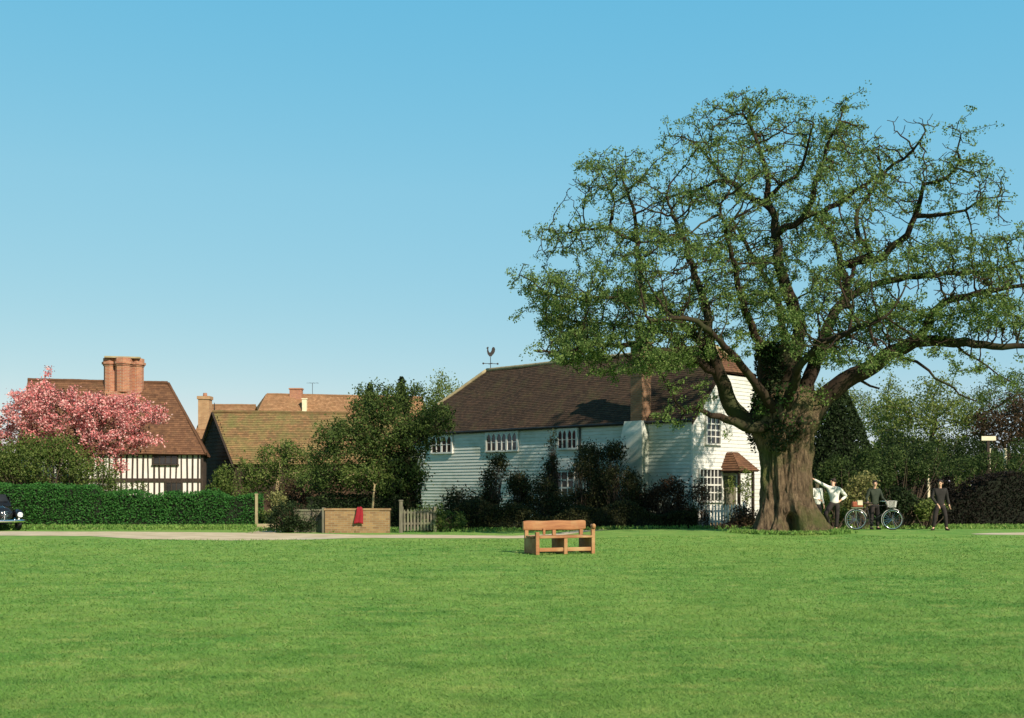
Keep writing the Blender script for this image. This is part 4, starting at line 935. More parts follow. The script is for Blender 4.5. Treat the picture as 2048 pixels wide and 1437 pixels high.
# ------------------------------------------------------------------ car
def car():
    a = math.radians(-50); fx = Vector((math.cos(a), math.sin(a), 0)); ly = Vector((-fx.y, fx.x, 0))
    tip = Vector((XD(49, 40.8), 40.8, 0)); c = tip - fx*1.93 - ly*.60
    r = empty('parked_car', c, a, 'black rounded old saloon car parked by the hedge at the left edge', 'car'); r.scale = (.93,)*3
    def loft(mb, secs, n=20):
        rings = []
        for (x, y, hw, z0, z1, ex) in secs:
            ring = []
            for j in range(n):
                t = 2*PI*j/n; ct, st = math.cos(t), math.sin(t)
                ring.append(len(mb.v)); mb.v.append(Vector((x, y + hw*math.copysign(abs(ct)**(2/ex), ct), (z0+z1)/2 + (z1-z0)/2*math.copysign(abs(st)**(2/ex), st))))
            rings.append(ring)
        for p, q_ in zip(rings[:-1], rings[1:]):
            for j in range(n): mb.face((p[j], p[(j+1) % n], q_[(j+1) % n], q_[j]))
        mb.face(rings[0][::-1]); mb.face(rings[-1])
    b = MB()
    loft(b, [(-1.85,0,.40,.42,.66,2.5),(-1.75,0,.56,.34,.80,3),(-1.4,0,.70,.30,.92,3.2),(-.8,0,.74,.28,.98,3.4),(0,0,.74,.28,1.0,3.4),(.55,0,.70,.28,1.0,3.2),(.8,0,.56,.3,1.03,2.8),(1.2,0,.47,.32,1.01,2.6),(1.55,0,.38,.36,.95,2.4),(1.74,0,.30,.42,.86,2.3),(1.82,0,.2,.5,.76,2.2)])
    loft(b, [(-1.35,0,.44,.9,1.1,2.6),(-1.1,0,.52,.9,1.32,2.8),(-.7,0,.57,.9,1.47,3),(-.2,0,.58,.9,1.51,3),(.25,0,.55,.9,1.45,3),(.55,0,.55,.9,1.2,3),(.75,0,.52,.9,1.02,3)])
    for s in (-1, 1):
        loft(b, [(.62,s*.62,.10,.35,.72,2.4),(.85,s*.62,.14,.40,.82,2.4),(1.2,s*.60,.17,.42,.88,2.4),(1.55,s*.58,.175,.42,.86,2.3),(1.72,s*.57,.16,.44,.80,2.2),(1.82,s*.56,.11,.50,.72,2.1)])
        loft(b, [(-1.75,s*.60,.08,.40,.66,2.2),(-1.5,s*.63,.13,.38,.80,2.4),(-1.1,s*.65,.13,.38,.84,2.4),(-.8,s*.66,.10,.36,.74,2.4)])
    b.build('body', M['carpaint'], r, smooth=True)
    for x in (1.22, -1.18):
        for s in (-1, 1):
            t = MB(); t.tube([(x+.20*math.cos(q_), s*.66, .28+.20*math.sin(q_)) for q_ in np.linspace(0, 2*PI, 20, endpoint=False)], .085, 8, closed=True)
            wo = t.build('wheel', M['rubber'], r, smooth=True); h = MB(); h.tube([(x, s*.62, .28), (x, s*.725, .28), (x, s*.74, .28)], [.14, .13, .05], 16); h.build('hubcap', M['chrome'], wo)
    for s in (-1, 1):
        MB().ball((1.80, s*.555, .64), (.055, .10, .10), 14, 10).build('headlight', M['lamp'], r, smooth=True)
        MB().tube([(1.81+.01, s*.555+.105*math.cos(q_), .64+.105*math.sin(q_)) for q_ in np.linspace(0, 2*PI, 18, endpoint=False)], .014, 6, closed=True).build('headlight_rim', M['chrome'], r, smooth=True)
        MB().ball((1.84, s*.50, .47), (.03, .035, .035), 10, 8).build('side_lamp', M['lamp'], r, smooth=True)
    bp = MB(); pts = [(1.72,-.74,.40),(1.86,-.68,.40),(1.94,-.4,.40),(1.96,0,.40),(1.94,.4,.40),(1.86,.68,.40),(1.72,.74,.40)]
    bp.tube(pts, .062, 10); bp.tube([(1.97,-.3,.33),(1.99,-.3,.40),(1.97,-.3,.52)], .03, 6); bp.tube([(1.97,.3,.33),(1.99,.3,.40),(1.97,.3,.52)], .03, 6); bp.build('bumper', M['chrome'], r, smooth=True)
    rbp = MB(); rbp.tube([(-x, y, z) for x, y, z in pts], .055, 10); rbp.build('rear_bumper', M['chrome'], r, smooth=True)
    gr = MB()
    for k in range(7): gr.tube([(1.80-.01*abs(k-3), -.2+.012*abs(k-3), .48+.05*k), (1.845-.012*abs(k-3), 0, .48+.05*k), (1.80-.01*abs(k-3), .2-.012*abs(k-3), .48+.05*k)], .011, 6)
    gr.build('grille', M['chrome'], r, smooth=True)
    MB().tube([(1.76,0,.92),(1.5,0,.975),(1.0,0,1.035),(.78,0,1.045)], .012, 6).build('bonnet_strip', M['chrome'], r, smooth=True)
    ws = MB(); ws.add([(.585,-.42,1.13),(.585,.42,1.13),(.33,.40,1.42),(.33,-.40,1.42)], [(0,1,2,3)], Matrix.Translation((.05,0,.03))); w_ = ws.build('windscreen', M['glass'], r); w_.modifiers.new('s', 'SOLIDIFY').thickness = .02
    for s in (-1, 1):
        for (x0, x1) in ((-.2, .33), (-.85, -.27)):
            MB().prism([(x0, s*.585, 1.06), (x1+.1, s*.585, 1.06), (x1-.02, s*.545, 1.36), (x0+(.12 if x0 < -.5 else 0), s*.545, 1.36)], (0, s*.012, 0)).build('side_window', M['glass'], r)
        MB().box(-.1, .06, s*.745-.012, s*.745+.012, .88, .905).build('door_handle', M['chrome'], r)
    MB().box(1.975, 1.985, -.2, .2, .33, .43).build('number_plate', M['iron'], r)
car()
# ------------------------------------------------------------------ hedges, shrubs and trees of the gardens
hedge('hedge', (XD(-70, 43), 43.0, 0), 0, 'tall clipped dark green hedge behind the black car', XD(181, 43)-XD(-70, 43), 1.3, 1.62, 'hedgeleaf', 13000, .085)
hedge('hedge', (XD(183, 43), 43.1, 0), 0, 'lower bushy green hedge in front of the timbered cottage', XD(511, 43)-XD(183, 43), 1.2, 1.33, 'hedgeleaf', 15000, .085,
      top=lambda x: 1.33 + .07*math.sin(x*1.9) + .05*math.sin(x*4.3+1) - .05*math.exp(-((x-.2)/.5)**2))
hedge('hedge', (XD(615, 45), 45.0, 0), 0, 'dark low hedge behind the sunlit brick wall', XD(800, 45)-XD(615, 45), .9, 1.22, 'darkleaf', 7000, .09)
def mound(x): return 2.10*(sstep(-.1, 2.0, x)*.52 + .48) - .45*sstep(3.0, 4.6, x) + .06*math.sin(x*3)
hedge('hedge', (XD(1893, 44.3), 44.3, 0), 0, 'domed dark brown hedge at the right behind the standing man', 9.0, 1.6, 2.1, 'blackleaf', 17000, .085, top=mound)
hedge('hedge', (XD(1772, 48.5), 48.5, 0), 0, 'low dark hedge between the shrubs and the domed hedge', XD(1910, 48.5)-XD(1772, 48.5), 1.2, 2.0, 'blackleaf', 6500, .1, top=lambda x: 1.95+.1*math.sin(x*2.2))
def at(px, D): return (XD(px, D), D, H(XD(px, D), D))
def m(px0, D): return px0*D/F                      # photo pixels to metres at a distance
def B(D, px0, *lobes):
    """lobes given as (px, py, half width px, half height px, depth offset m, depth half m)"""
    x0 = XD(px0, D); return [((XD(a, D)-x0, dy, EYE+(HY-b)*D/F), (c*D/F, dz, e*D/F)) for a, b, c, e, dy, dz in lobes]
# pink cherry
D = 48.0
ch = tree('cherry_tree', at(150, D), 'cherry tree covered in pink blossom in front of the cottage', 'tree',
     B(D, 150, (120,835,100,62,0,1.8), (55,825,58,52,.4,1.4), (215,828,60,42,-.3,1.4), (275,832,78,30,-.6,1.0), (305,830,58,13,-.4,.6), (262,802,34,18,-.5,.7), (235,882,70,36,-.6,1.2), (300,880,40,18,-.5,.7), (10,868,50,36,.3,1.2), (185,905,48,40,-.3,1.0), (100,790,62,26,.2,1.0), (97,745,5,34,0,.15), (66,755,5,20,.2,.15), (240,925,26,32,-.4,.6), (130,900,70,30,0,1.2)),
     [(0,0,0),(.1,0,1.1),(-.1,.1,2.2),(.1,0,3.2)], .19, 'blossom', natt=1700, step=.2, nleaf=25000, lsize=.105, spread=.095, gap=-.10, gs=1.5, leafname='blossom', tip=.011)
c = blob_points(3200, B(D, 150, (150,845,150,70,0,1.8), (240,880,70,40,-.4,1.2)), 3, -.1, 1.2)
link('leaves', leaf_mesh('leaves', c, .10), M['brownleaf'], ch)
D = 45.6
shrub('bush', at(95, D), 'big rounded olive green bush below the pink cherry and above the hedge', 'bush', B(D, 95, (60,945,95,62,0,1.3), (125,935,75,62,-.3,1.2), (20,940,60,60,.2,1.1), (95,905,62,40,0,1.0), (185,970,34,48,-.2,.9), (-40,950,60,60,.2,1)), 'midleaf', 20000, .10, 40, -.03, 1.0, twiggy=90, spread=.15)
D = 45.0
shrub('bush', at(232, D), 'thin leafy bush in front of the left end of the cottage wall', 'bush', B(D, 232, (215,955,22,42,0,.6), (226,980,26,40,0,.6), (275,978,22,14,0,.4)), 'midleaf', 1900, .09, 14, -.1, 1.8, twiggy=10)
# garden bushes between cottage and house
D = 51.5
tree('small_tree', at(548, D), 'small pale green tree with a light leaning trunk before the barn', 'tree', B(D, 548, (535,935,62,34,0,1.6), (590,925,48,32,.2,1.4), (510,960,38,26,0,1.1), (560,898,40,20,0,1), (610,955,45,26,.2,1.2)),
     [(0,0,0),(.0,0,.7),(.12,0,1.4),(.2,0,2.2)], .15, 'midleaf', 'paletrunk', 620, .22, 6500, .12, .13, -.08, 1.3)
D = 50
for (px, lob, lab, lf, n) in ((455, ((452,962,26,34,0,.8),(430,975,20,22,0,.6),(470,985,30,20,0,.8)), 'green bush rising behind the right end of the cottage hedge', 'midleaf', 2600),
                       (590, ((590,985,36,26,0,.8),(560,1000,30,24,0,.8),(625,992,30,22,0,.8)), 'brownish twiggy bush behind the low shaded wall', 'brownleaf', 2600)):
    shrub('bush', at(px, D), lab, 'bush', B(D, px, *lob), lf, n, .11, 16, -.12, 1.5, twiggy=14)
D = 42.5
shrub('bush', at(560, D), 'pale yellowish stumpy shrub in the gap beside the hedge end', 'bush', B(D, 560, (558,1005,14,26,0,.4), (545,1010,8,28,0,.3)), 'yellowleaf', 700, .09, 6, -.2, 2)
D = 39.9
shrub('bush', at(590, D), 'dark sprawling shrub hanging over the low shaded wall', 'bush', B(D, 590, (585,1030,34,30,-.6,.7), (620,1035,30,24,-.5,.6), (560,1040,22,20,-.4,.5), (600,1055,40,14,-.7,.5)), 'darkleaf', 4200, .08, 18, -.15, 2.2, twiggy=14)
shrub('bush', at(532, 44), 'bright green low plants in the garden gap', 'bush', B(44, 532, (530,1030,26,10,0,.6), (545,1042,22,9,-.4,.5)), 'paleleaf', 1200, .08, 8, -.3, 2)
D = 46.0
tree('apple_tree', at(812, D), 'dense dark green spreading tree left of the white house', 'tree',
     B(D, 812, (775,865,75,80,.2,2.2), (700,890,66,62,0,1.9), (655,905,42,38,-.2,1.3), (820,850,60,70,.4,2), (740,810,60,42,.3,1.6), (805,800,55,38,.4,1.5), (862,840,45,48,.6,1.6), (690,955,64,36,-.2,1.5), (770,955,70,48,0,1.8), (640,960,45,30,0,1.2), (830,930,34,60,.2,1.3)),
     [(.1,0,0),(.05,0,.9),(.15,0,1.9),(.0,.1,3.0),(-.3,.1,4.0)], .36, 'appleleaf', 'branch', 2500, .24, 27000, .115, .15, -.15, .9, tip=.013, ivy_and_shade=(3800, 3.4, .28))
D = 44.4
tree('young_tree', at(742, D), 'slim young tree with a pale trunk behind the brick wall', 'tree', B(D, 742, (735,935,34,30,0,.8), (700,950,28,24,0,.7), (765,945,26,26,0,.7)), [(0,0,0),(.05,0,.9),(.15,0,1.7)], .07, 'midleaf', 'paletrunk', 200, .2, 1500, .1, .12, -.1, 1.3, tip=.009)
for px, py, D, hw, lab in ((740, 768, 62, 13, 'narrow dark conifer left of the taller conifer behind the apple tree'), (803, 754, 63, 17, 'taller dark conifer tip above the dense tree by the white house')):
    top = EYE+(HY-py)*D/F; r = empty('conifer', at(px, D), 0, lab, 'tree', 'conifers behind the dense tree')
    MB().tube([(0,0,-.1),(0,0,top-.3)], [.2,.02], 8).build('trunk', M['branch'], r)
    n = 4200; t = RNG.uniform(0, 1, n)**.8; z = top*(1-t*.9); a = RNG.uniform(0, 2*PI, n); rad = (.1 + hw*2.6*D/F*t**.8)*RNG.uniform(.35, 1, n)*(1+.25*np.sin(z*6+a*2))
    link('crown', leaf_mesh('crown', np.stack([np.cos(a)*rad, np.sin(a)*rad, z], 1), .2, -.2), M['darkleaf'], r)
D = 74
tree('tall_tree', at(888, D), 'feathery pale treetop showing behind the left end of the white roof', 'tree', B(D, 888, (890,800,42,52,0,2.2), (870,850,50,50,0,2.2), (915,840,40,50,0,2)), [(0,0,0),(0,0,3),(.2,0,6)], .22, 'paleleaf', 'branch', 700, .35, 5200, .16, .25, -.1, .7, tip=.014)
# shrubbery before the white house
SH = [ # px, D, lobes, leaf, n, label
 (985, 44.5, ((985,975,17,62,0,.6),(978,1020,26,36,0,.7),(1000,940,12,30,0,.4)), 'gardenleaf', 3600, 'tall narrow dark shrub under the six light window of the white house'),
 (1040, 44.0, ((1038,985,18,58,0,.6),(1040,1025,28,36,0,.7)), 'gardenleaf', 3200, 'second narrow dark shrub beside the arched window hood'),
 (925, 43.5, ((922,1010,36,32,0,.8),(950,1030,34,28,-.2,.8),(895,1035,24,20,0,.6)), 'gardenleaf', 3300, 'low spreading dark shrub at the left part of the white wall'),
 (1090, 43.0, ((1085,1000,26,50,0,.7),(1105,1030,40,34,-.2,.9)), 'gardenleaf', 3600, 'dark shrub directly behind the bench backrest'),
 (1170, 44.0, ((1172,965,34,62,.2,.9),(1195,1000,50,54,0,1.1),(1140,1020,44,40,0,1)), 'gardenleaf', 6800, 'large dark evergreen shrub right of the arched window hood'),
 (1210, 45.0, ((1205,935,40,44,.3,.9),(1180,905,18,26,.3,.5),(1230,915,22,34,.3,.6)), 'gardenleaf', 3600, 'tall straggly dark climber on the white wall left of the chimney breast'),
 (1105, 47.0, ((1106,905,6,48,0,.3),(1100,950,16,34,0,.4)), 'gardenleaf', 900, 'thin dark climber on the wall left of the four light window'),
 (1245, 43.2, ((1245,990,42,56,0,1),(1270,1025,46,38,-.2,.9),(1225,950,18,30,0,.5)), 'gardenleaf', 5600, 'dark evergreen shrub in front of the chimney breast'),
 (1325, 42.6, ((1320,1010,44,42,0,.9),(1355,1030,40,32,-.2,.8),(1345,985,24,26,0,.6)), 'brownleaf', 3800, 'brown twiggy bush between chimney breast and gable'),
 (1398, 42.0, ((1400,1005,22,40,0,.5),(1390,1035,30,28,0,.6)), 'brownleaf', 1900, 'reddish brown bush half covering the lower gable window'),
 (1452, 40.6, ((1450,1058,32,12,0,.4),(1488,1042,16,24,0,.5),(1415,1060,22,9,0,.4)), 'brownleaf', 1300, 'low brown bush before the white picket fence')]
for px, D, lob, lf, n, lab in SH:
    shrub('shrub', at(px, D), lab, 'shrub', B(D, px, *lob), lf, int(n*1.5), .095, 34, -.04, 1.4, twiggy=110, spread=.14)
D = 41.2
hedge('hedge', (XD(905, D), D, 0), math.radians(-2), 'low dark ground hedge along the foot of the white house shrubs', XD(1392, D)-XD(905, D), 1.0, .62, 'gardenleaf', 15000, .085, top=lambda x: .80+.2*math.sin(x*1.3)+.12*math.sin(x*3.1))
shrub('shrub', at(865, 40.5), 'loose grey green shrub behind the weathered picket fence', 'shrub', B(40.5, 865, (862,1030,40,24,0,.7), (905,1040,30,20,0,.6), (880,1050,50,14,-.2,.6)), 'midleaf', 1900, .09, 20, -.05, 1.9, twiggy=26)
D = 43.5
shrub('climbing_plant', at(1475, 45.2), 'green climber round the porch door of the gable', 'plant', B(45.2, 1475, (1490,975,13,40,0,.25), (1462,985,8,36,0,.2)), 'paleleaf', 700, .09, 6, -.1, 2)
# right hand side behind the oak
D = 50.0
yc = empty('yew_tree', at(1672, D), 0, 'big dark conical yew behind the oak trunk', 'tree'); apex = EYE+(HY-770)*D/F
n = 21000; t = RNG.uniform(0, 1, n)**.62; z = apex*(1-t)+.1; a = RNG.uniform(0, 2*PI, n); rad = (.25 + 2.35*np.minimum(1, t*1.08)**.9)*(1 - np.abs(RNG.normal(size=n))*.06)*(1+.03*np.sin(a*5+z*2))
rad = np.where(z < .9, rad*.94, rad)
link('crown', leaf_mesh('crown', np.stack([np.cos(a)*rad, np.sin(a)*rad, z], 1), .16, .1), M['darkleaf'], yc)
MB().tube([(0,0,-.1),(0,0,apex*.9)], [.3,.04], 10).build('trunk', M['branch'], yc)
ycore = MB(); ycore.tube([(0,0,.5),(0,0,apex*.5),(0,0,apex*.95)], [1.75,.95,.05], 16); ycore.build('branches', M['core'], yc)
TR = [ # px, D, lobes, trunk, leaf, n, label
 (1850, 62, ((1870,800,56,52,0,2.6),(1810,845,70,55,0,2.8),(1905,840,55,55,.5,2.6),(1770,880,50,50,0,2.2),(1860,890,90,48,-.5,2.8),(1760,815,32,40,0,1.5)), [(0,0,0),(.1,0,2),(.3,0,4),(.6,0,5.6)], 'paleleaf', 12000, 'largest airy green tree between the yew and the dark mound'),
 (2010, 60, ((2005,860,64,48,0,2.6),(2060,830,55,55,0,2.4),(1965,885,46,40,0,2.2),(2090,890,60,50,0,2)), [(0,0,0),(0,0,2),(.2,0,3.6)], 'brownleaf', 8000, 'brown budding tree above the domed dark hedge'),
 (1700, 78, ((1660,800,50,40,0,2.6),(1720,830,50,50,0,2.6)), [(0,0,0),(0,0,3),(.2,0,5.6)], 'paleleaf', 4200, 'distant pale tree seen between the oak trunk and its right limb'),
 (1960, 82, ((1950,820,44,46,0,2.6),(1990,800,46,46,0,3),(2050,790,60,56,0,3)), [(0,0,0),(0,0,3),(.2,0,6.5)], 'midleaf', 7500, 'distant twiggy tree behind the brown budding tree'),
 (1780, 70, ((1775,800,26,56,0,1.6),(1790,850,40,60,0,1.8)), [(0,0,0),(0,0,3),(.1,0,5.4)], 'paleleaf', 3200, 'slender pale tree just right of the yew')]
for px, D, lob, tp, lf, n, lab in TR:
    tree('tree', at(px, D), lab, 'tree', B(D, px, *lob), tp, .24, lf, 'branch', 1300, .30, n, .15, .20, -.06, .8, group='trees behind the gardens at the right', tip=.013)
SR = [
 (1690, 43.4, ((1680,950,34,40,.3,.9),(1738,930,26,46,.4,.8),(1712,965,30,24,.1,.7),(1655,965,26,36,.2,.8)), 'shadeleaf', 5200, 'fresh green shrub in front of the dark yew'),
 (1722, 41.6, ((1722,985,30,34,0,.7),(1700,1000,26,30,0,.6),(1738,965,16,22,0,.5)), 'yellowleaf', 2600, 'pale yellowish shrub behind the bicycle'),
 (1800, 46.0, ((1790,930,30,40,.4,1.0),(1838,945,26,28,.4,1.0),(1872,925,24,44,.5,1.0),(1765,955,26,34,.2,.9)), 'shadeleaf', 4600, 'leafy green shrubs above the low dark hedge'),
 (1815, 55.0, ((1800,910,46,60,.4,1.6),(1880,915,60,48,.6,1.6),(1960,915,50,46,.6,1.6)), 'darkleaf', 9000, 'tall dark thicket under the airy green tree'),
 (1795, 42.8, ((1795,1005,36,34,0,.8),(1830,1020,28,24,0,.7)), 'darkleaf', 3000, 'dark green shrub right of the bicycle'),
 (1852, 42.4, ((1850,1020,26,20,0,.6),(1870,1012,20,16,0,.5)), 'paleleaf', 1300, 'pale leafy clump beside the standing man'),
 (1930, 49.5, ((1925,938,34,26,0,1.2),(1975,925,24,22,0,1.0),(2012,940,30,24,0,1.2),(2050,915,36,40,0,1.2)), 'shadeleaf', 4200, 'bright green shrubs rising behind the domed dark hedge'),
 (1660, 39.8, ((1655,1025,18,32,.2,.5),(1680,1040,22,18,.2,.4)), 'paleleaf', 1500, 'tangled pale undergrowth at the right root of the oak')]
for px, D, lob, lf, n, lab in SR:
    shrub('shrub', at(px, D), lab, 'shrub', B(D, px, *lob), lf, n, .11, 20, -.18, 1.5, twiggy=16)
# far wood closing the horizon
def wood():
    n = 26000; x = RNG.uniform(-95, 95, n); y = RNG.uniform(112, 124, n); hmax = np.array([5.2 + 1.8*noise.noise((q*.11, 2, 5)) + 1.2*noise.noise((q*.4, 7, 5)) for q in x])
    z = hmax*RNG.uniform(0, 1, n)**.7
    tag(link('far_woodland', leaf_mesh('far_woodland', np.stack([x, y, z], 1), .9, .2, .8), M['midleaf']), kind='stuff')
wood()
# rough grass at the foot of hedges, walls and the oak
def verge():
    pts = []
    for (x0, x1, ya, yb, k, h) in ((-22, -9.9, 41.6, 43.1, 9000, .16), (-10, 12, 39.4, 41.4, 6000, .12), (11, 22, 41.4, 44.4, 8000, .14)):
        X = RNG.uniform(x0, x1, k); Y = yb - (yb-ya)*np.abs(RNG.normal(size=k))*.45
        pts.append(np.stack([X, Y, np.array([H(a, b) for a, b in zip(X, Y)]) + RNG.uniform(0, h, k)], 1))
    k = 5000; a_ = RNG.uniform(0, 2*PI, k); rr = 1.25 + np.abs(RNG.normal(size=k))*.28
    X = 9.06 + np.cos(a_)*rr*1.08; Y = 36 + np.sin(a_)*rr
    pts.append(np.stack([X, Y, np.array([H(a, b) for a, b in zip(X, Y)]) + RNG.uniform(0, .10, k)], 1))
    pts = np.concatenate(pts); keep = (np.hypot((pts[:,0]-9.06)/1.2, (pts[:,1]-36)/1.1) > 1)
    tag(link('rough_grass', leaf_mesh('rough_grass', pts[keep], .12, 1.6, .3), M['blade']), kind='stuff')
verge()
# ------------------------------------------------------------------ people
def skin_mesh(chains, sub=2):
    """chains: list of [(key, (x,y,z), r)] ; equal keys share a vertex; the first vertex is the root"""
    idx = {}; vs = []; rs = []; es = []
    for chn in chains:
        prev = None
        for key, p, r in chn:
            if key not in idx: idx[key] = len(vs); vs.append(p); rs.append(r)
            if prev is not None and (prev, idx[key]) not in es: es.append((prev, idx[key]))
            prev = idx[key]
    me = bpy.data.meshes.new('tmp'); me.from_pydata([tuple(v) for v in vs], es, []); o = bpy.data.objects.new('tmp', me); COL.objects.link(o)
    o.modifiers.new('Skin', 'SKIN').use_smooth_shade = True
    for i, d in enumerate(me.skin_vertices[0].data):
        r = rs[i]; d.radius = r if isinstance(r, tuple) else (r, r); d.use_root = (i == 0)
    s = o.modifiers.new('Sub', 'SUBSURF'); s.levels = s.render_levels = sub
    dg = bpy.context.evaluated_depsgraph_get(); res = bpy.data.meshes.new_from_object(o.evaluated_get(dg))
    bpy.data.objects.remove(o); res.materials.clear(); res.polygons.foreach_set('use_smooth', [True]*len(res.polygons)); return res
def person(label, loc, rz, J, top, legs, sleeve='long', hairy=True, hat=None, scale=1.0):
    """J: joints in metres, facing -y"""
    r = empty('person', loc, rz, label, 'person'); r.scale = (scale,)*3
    V = lambda k: Vector(J[k])
    pel, che, nk, hd = V('pelvis'), V('chest'), V('neck'), V('head'); up = (hd-nk).normalized(); fw = V('face').normalized()
    fw = (fw - up*fw.dot(up)).normalized(); rt = fw.cross(up)
    def finger(side, wr, el):
        d = (wr-el).normalized(); palm = wr + d*.06; end = wr + d*.10; sx = d.orthogonal().normalized() if abs(d.z) < .95 else Vector((0,1,0)); sx = (sx - d*sx.dot(d)).normalized(); ny = d.cross(sx); out = []
        for k, (o, ln) in enumerate(((-.028,.062),(-.009,.075),(.010,.070),(.028,.055))):
            a = palm + sx*o*.8 + d*.025; b = a + d*ln*.5 + ny*.006; c = b + d*ln*.4 + ny*.02
            out.append([(side+'palm', palm, (.026,.022)), (side+'f%da' % k, a, .0105), (side+'f%db' % k, b, .0092), (side+'f%dc' % k, c, .0075)])
        a = wr + d*.035 - sx*.035; b = a + d*.03 - sx*.018 + ny*.01
        out.append([(side+'palm', palm, (.026,.022)), (side+'ta', a, .0115), (side+'tb', b, .0095)]); return palm, out
    ch = [[('pel', pel, (.115,.085)), ('sp', pel.lerp(che, .45), (.10,.075)), ('che', che, (.09,.06)), ('nkb', che.lerp(nk, .75), (.06,.055)), ('nk', nk, .054), ('jaw', nk.lerp(hd, .55)+fw*.018, (.062,.068)), ('hd', hd+fw*.004, (.076,.094)), ('top', hd+up*.085-fw*.012, (.058,.072))]]
    for s in 'LR':
        sh, el, wr, hp, kn, an, to = (V(s+k) for k in ('sh', 'el', 'wr', 'hip', 'kn', 'an', 'toe')); palm, fs = finger(s, wr, el)
        ch.append([('che', che, 0), (s+'sh', sh, .050), (s+'ua', sh.lerp(el, .5), .045), (s+'el', el, .041), (s+'fa', el.lerp(wr, .4), .040), (s+'wr', wr, .027), (s+'palm', palm, (.036,.020))] ); ch += fs
        ch.append([('pel', pel, 0), (s+'hip', hp, .078), (s+'th', hp.lerp(kn, .5), .070), (s+'kn', kn, .052), (s+'ca', kn.lerp(an, .35), .055), (s+'an', an, .038), (s+'toe', to, (.042,.028))])
    link('body', skin_mesh(ch, 1), M['skin'], r)
    g = .017
    ts = [[('hem', pel-Vector((0,0,.09)), (.150+g*.4,.120+g*.4)), ('pel', pel+Vector((0,0,.03)), (.145+g*.4,.115+g*.4)), ('sp', pel.lerp(che, .45), (.138+g,.105+g)), ('che', che, (.172+g,.135+g)), ('nkb', che.lerp(nk, .66), (.115,.10))]]
    for s in 'LR':
        sh, el, wr = V(s+'sh'), V(s+'el'), V(s+'wr')
        a = [('che', che, 0), (s+'sh', sh, .074), (s+'ua', sh.lerp(el, .5), .064)]
        a += [(s+'el', el, .054), (s+'fa', el.lerp(wr, .5), .050), (s+'wr', el.lerp(wr, .93), .040)] if sleeve == 'long' else [(s+'el', sh.lerp(el, .85), .062)]
        ts.append(a)
    link('shirt' if top == 'shirt' else 'jacket', skin_mesh(ts, 2), M[top], r)
    tr = [[('pel', pel+Vector((0,0,.08)), (.140,.110)), ('p2', pel-Vector((0,0,.05)), (.14,.112))]]
    for s in 'LR':
        hp, kn, an = V(s+'hip'), V(s+'kn'), V(s+'an')
        tr.append([('p2', pel-Vector((0,0,.05)), 0), (s+'hip', hp, .104), (s+'th', hp.lerp(kn, .5), .092), (s+'kn', kn, .074), (s+'ca', kn.lerp(an, .5), .070), (s+'an', kn.lerp(an, .97), .062)])
    link('trousers', skin_mesh(tr, 2), M[legs], r)
    for s in 'LR':
        an, to = V(s+'an'), V(s+'toe'); d = (to-an); d.z = 0; d = d.normalized()*.10 if d.length > .01 else fw*.1
        z = Vector((0,0,1)); b_ = Vector((an.x, an.y, to.z)); me = skin_mesh([[('a', b_-d*.55+z*.012, (.038,.04)), ('b', b_+d*.3+z*.012, (.042,.044)), ('c', to+d*.35, (.044,.032)), ('d', to+d*.75-z*.004, (.034,.024))], [('a', b_, 0), ('e', an+z*.0, .045)]], 2)
        link('shoe', me, M['leather'], r)
    R = Matrix((( -rt.x, -fw.x, up.x), (-rt.y, -fw.y, up.y), (-rt.z, -fw.z, up.z))).to_4x4(); T = Matrix.Translation(hd) @ R
    if hairy:
        hb = MB(); hb.ball((0, .016, .048), (.089, .104, .084), 18, 12, T)
        hb.v = [v if ((T.inverted() @ v).y > -.055 or (T.inverted() @ v).z > .07) and (T.inverted() @ v).z > -.03 else T @ Vector(((T.inverted() @ v).x*.8, max((T.inverted() @ v).y, -.05)*.8, max((T.inverted() @ v).z, -.02))) for v in hb.v]
        hb.build('hair', M['hair'], r, smooth=True)
    f = MB(); f.ball((0, -.098, -.005), (.014, .022, .026), 10, 8, T); f.build('nose', M['skin'], r, smooth=True)
    for s in (-1, 1):
        MB().ball((s*.031, -.083, .022), (.013, .010, .009), 8, 6, T).build('eye', M['iron'], r, smooth=True)
        MB().ball((s*.083, .006, .004), (.012, .022, .032), 8, 6, T).build('ear', M['skin'], r, smooth=True)
    MB().ball((0, -.086, -.045), (.024, .010, .007), 10, 6, T).build('mouth', M['redbag'], r, smooth=True)
    return r
def stand(**k):
    J = dict(pelvis=(0,0,.93), chest=(0,.01,1.30), neck=(0,0,1.50), head=(0,-.02,1.62), face=(0,-1,0),
             Lsh=(.19,.01,1.40), Lel=(.25,.03,1.12), Lwr=(.26,-.05,.88), Rsh=(-.19,.01,1.40), Rel=(-.25,.03,1.12), Rwr=(-.26,-.05,.88),
             Lhip=(.095,0,.86), Lkn=(.11,-.02,.48), Lan=(.12,.02,.09), Ltoe=(.14,-.10,.03), Rhip=(-.095,0,.86), Rkn=(-.11,-.02,.48), Ran=(-.12,.02,.09), Rtoe=(-.14,-.10,.03))
    J.update(k); return J
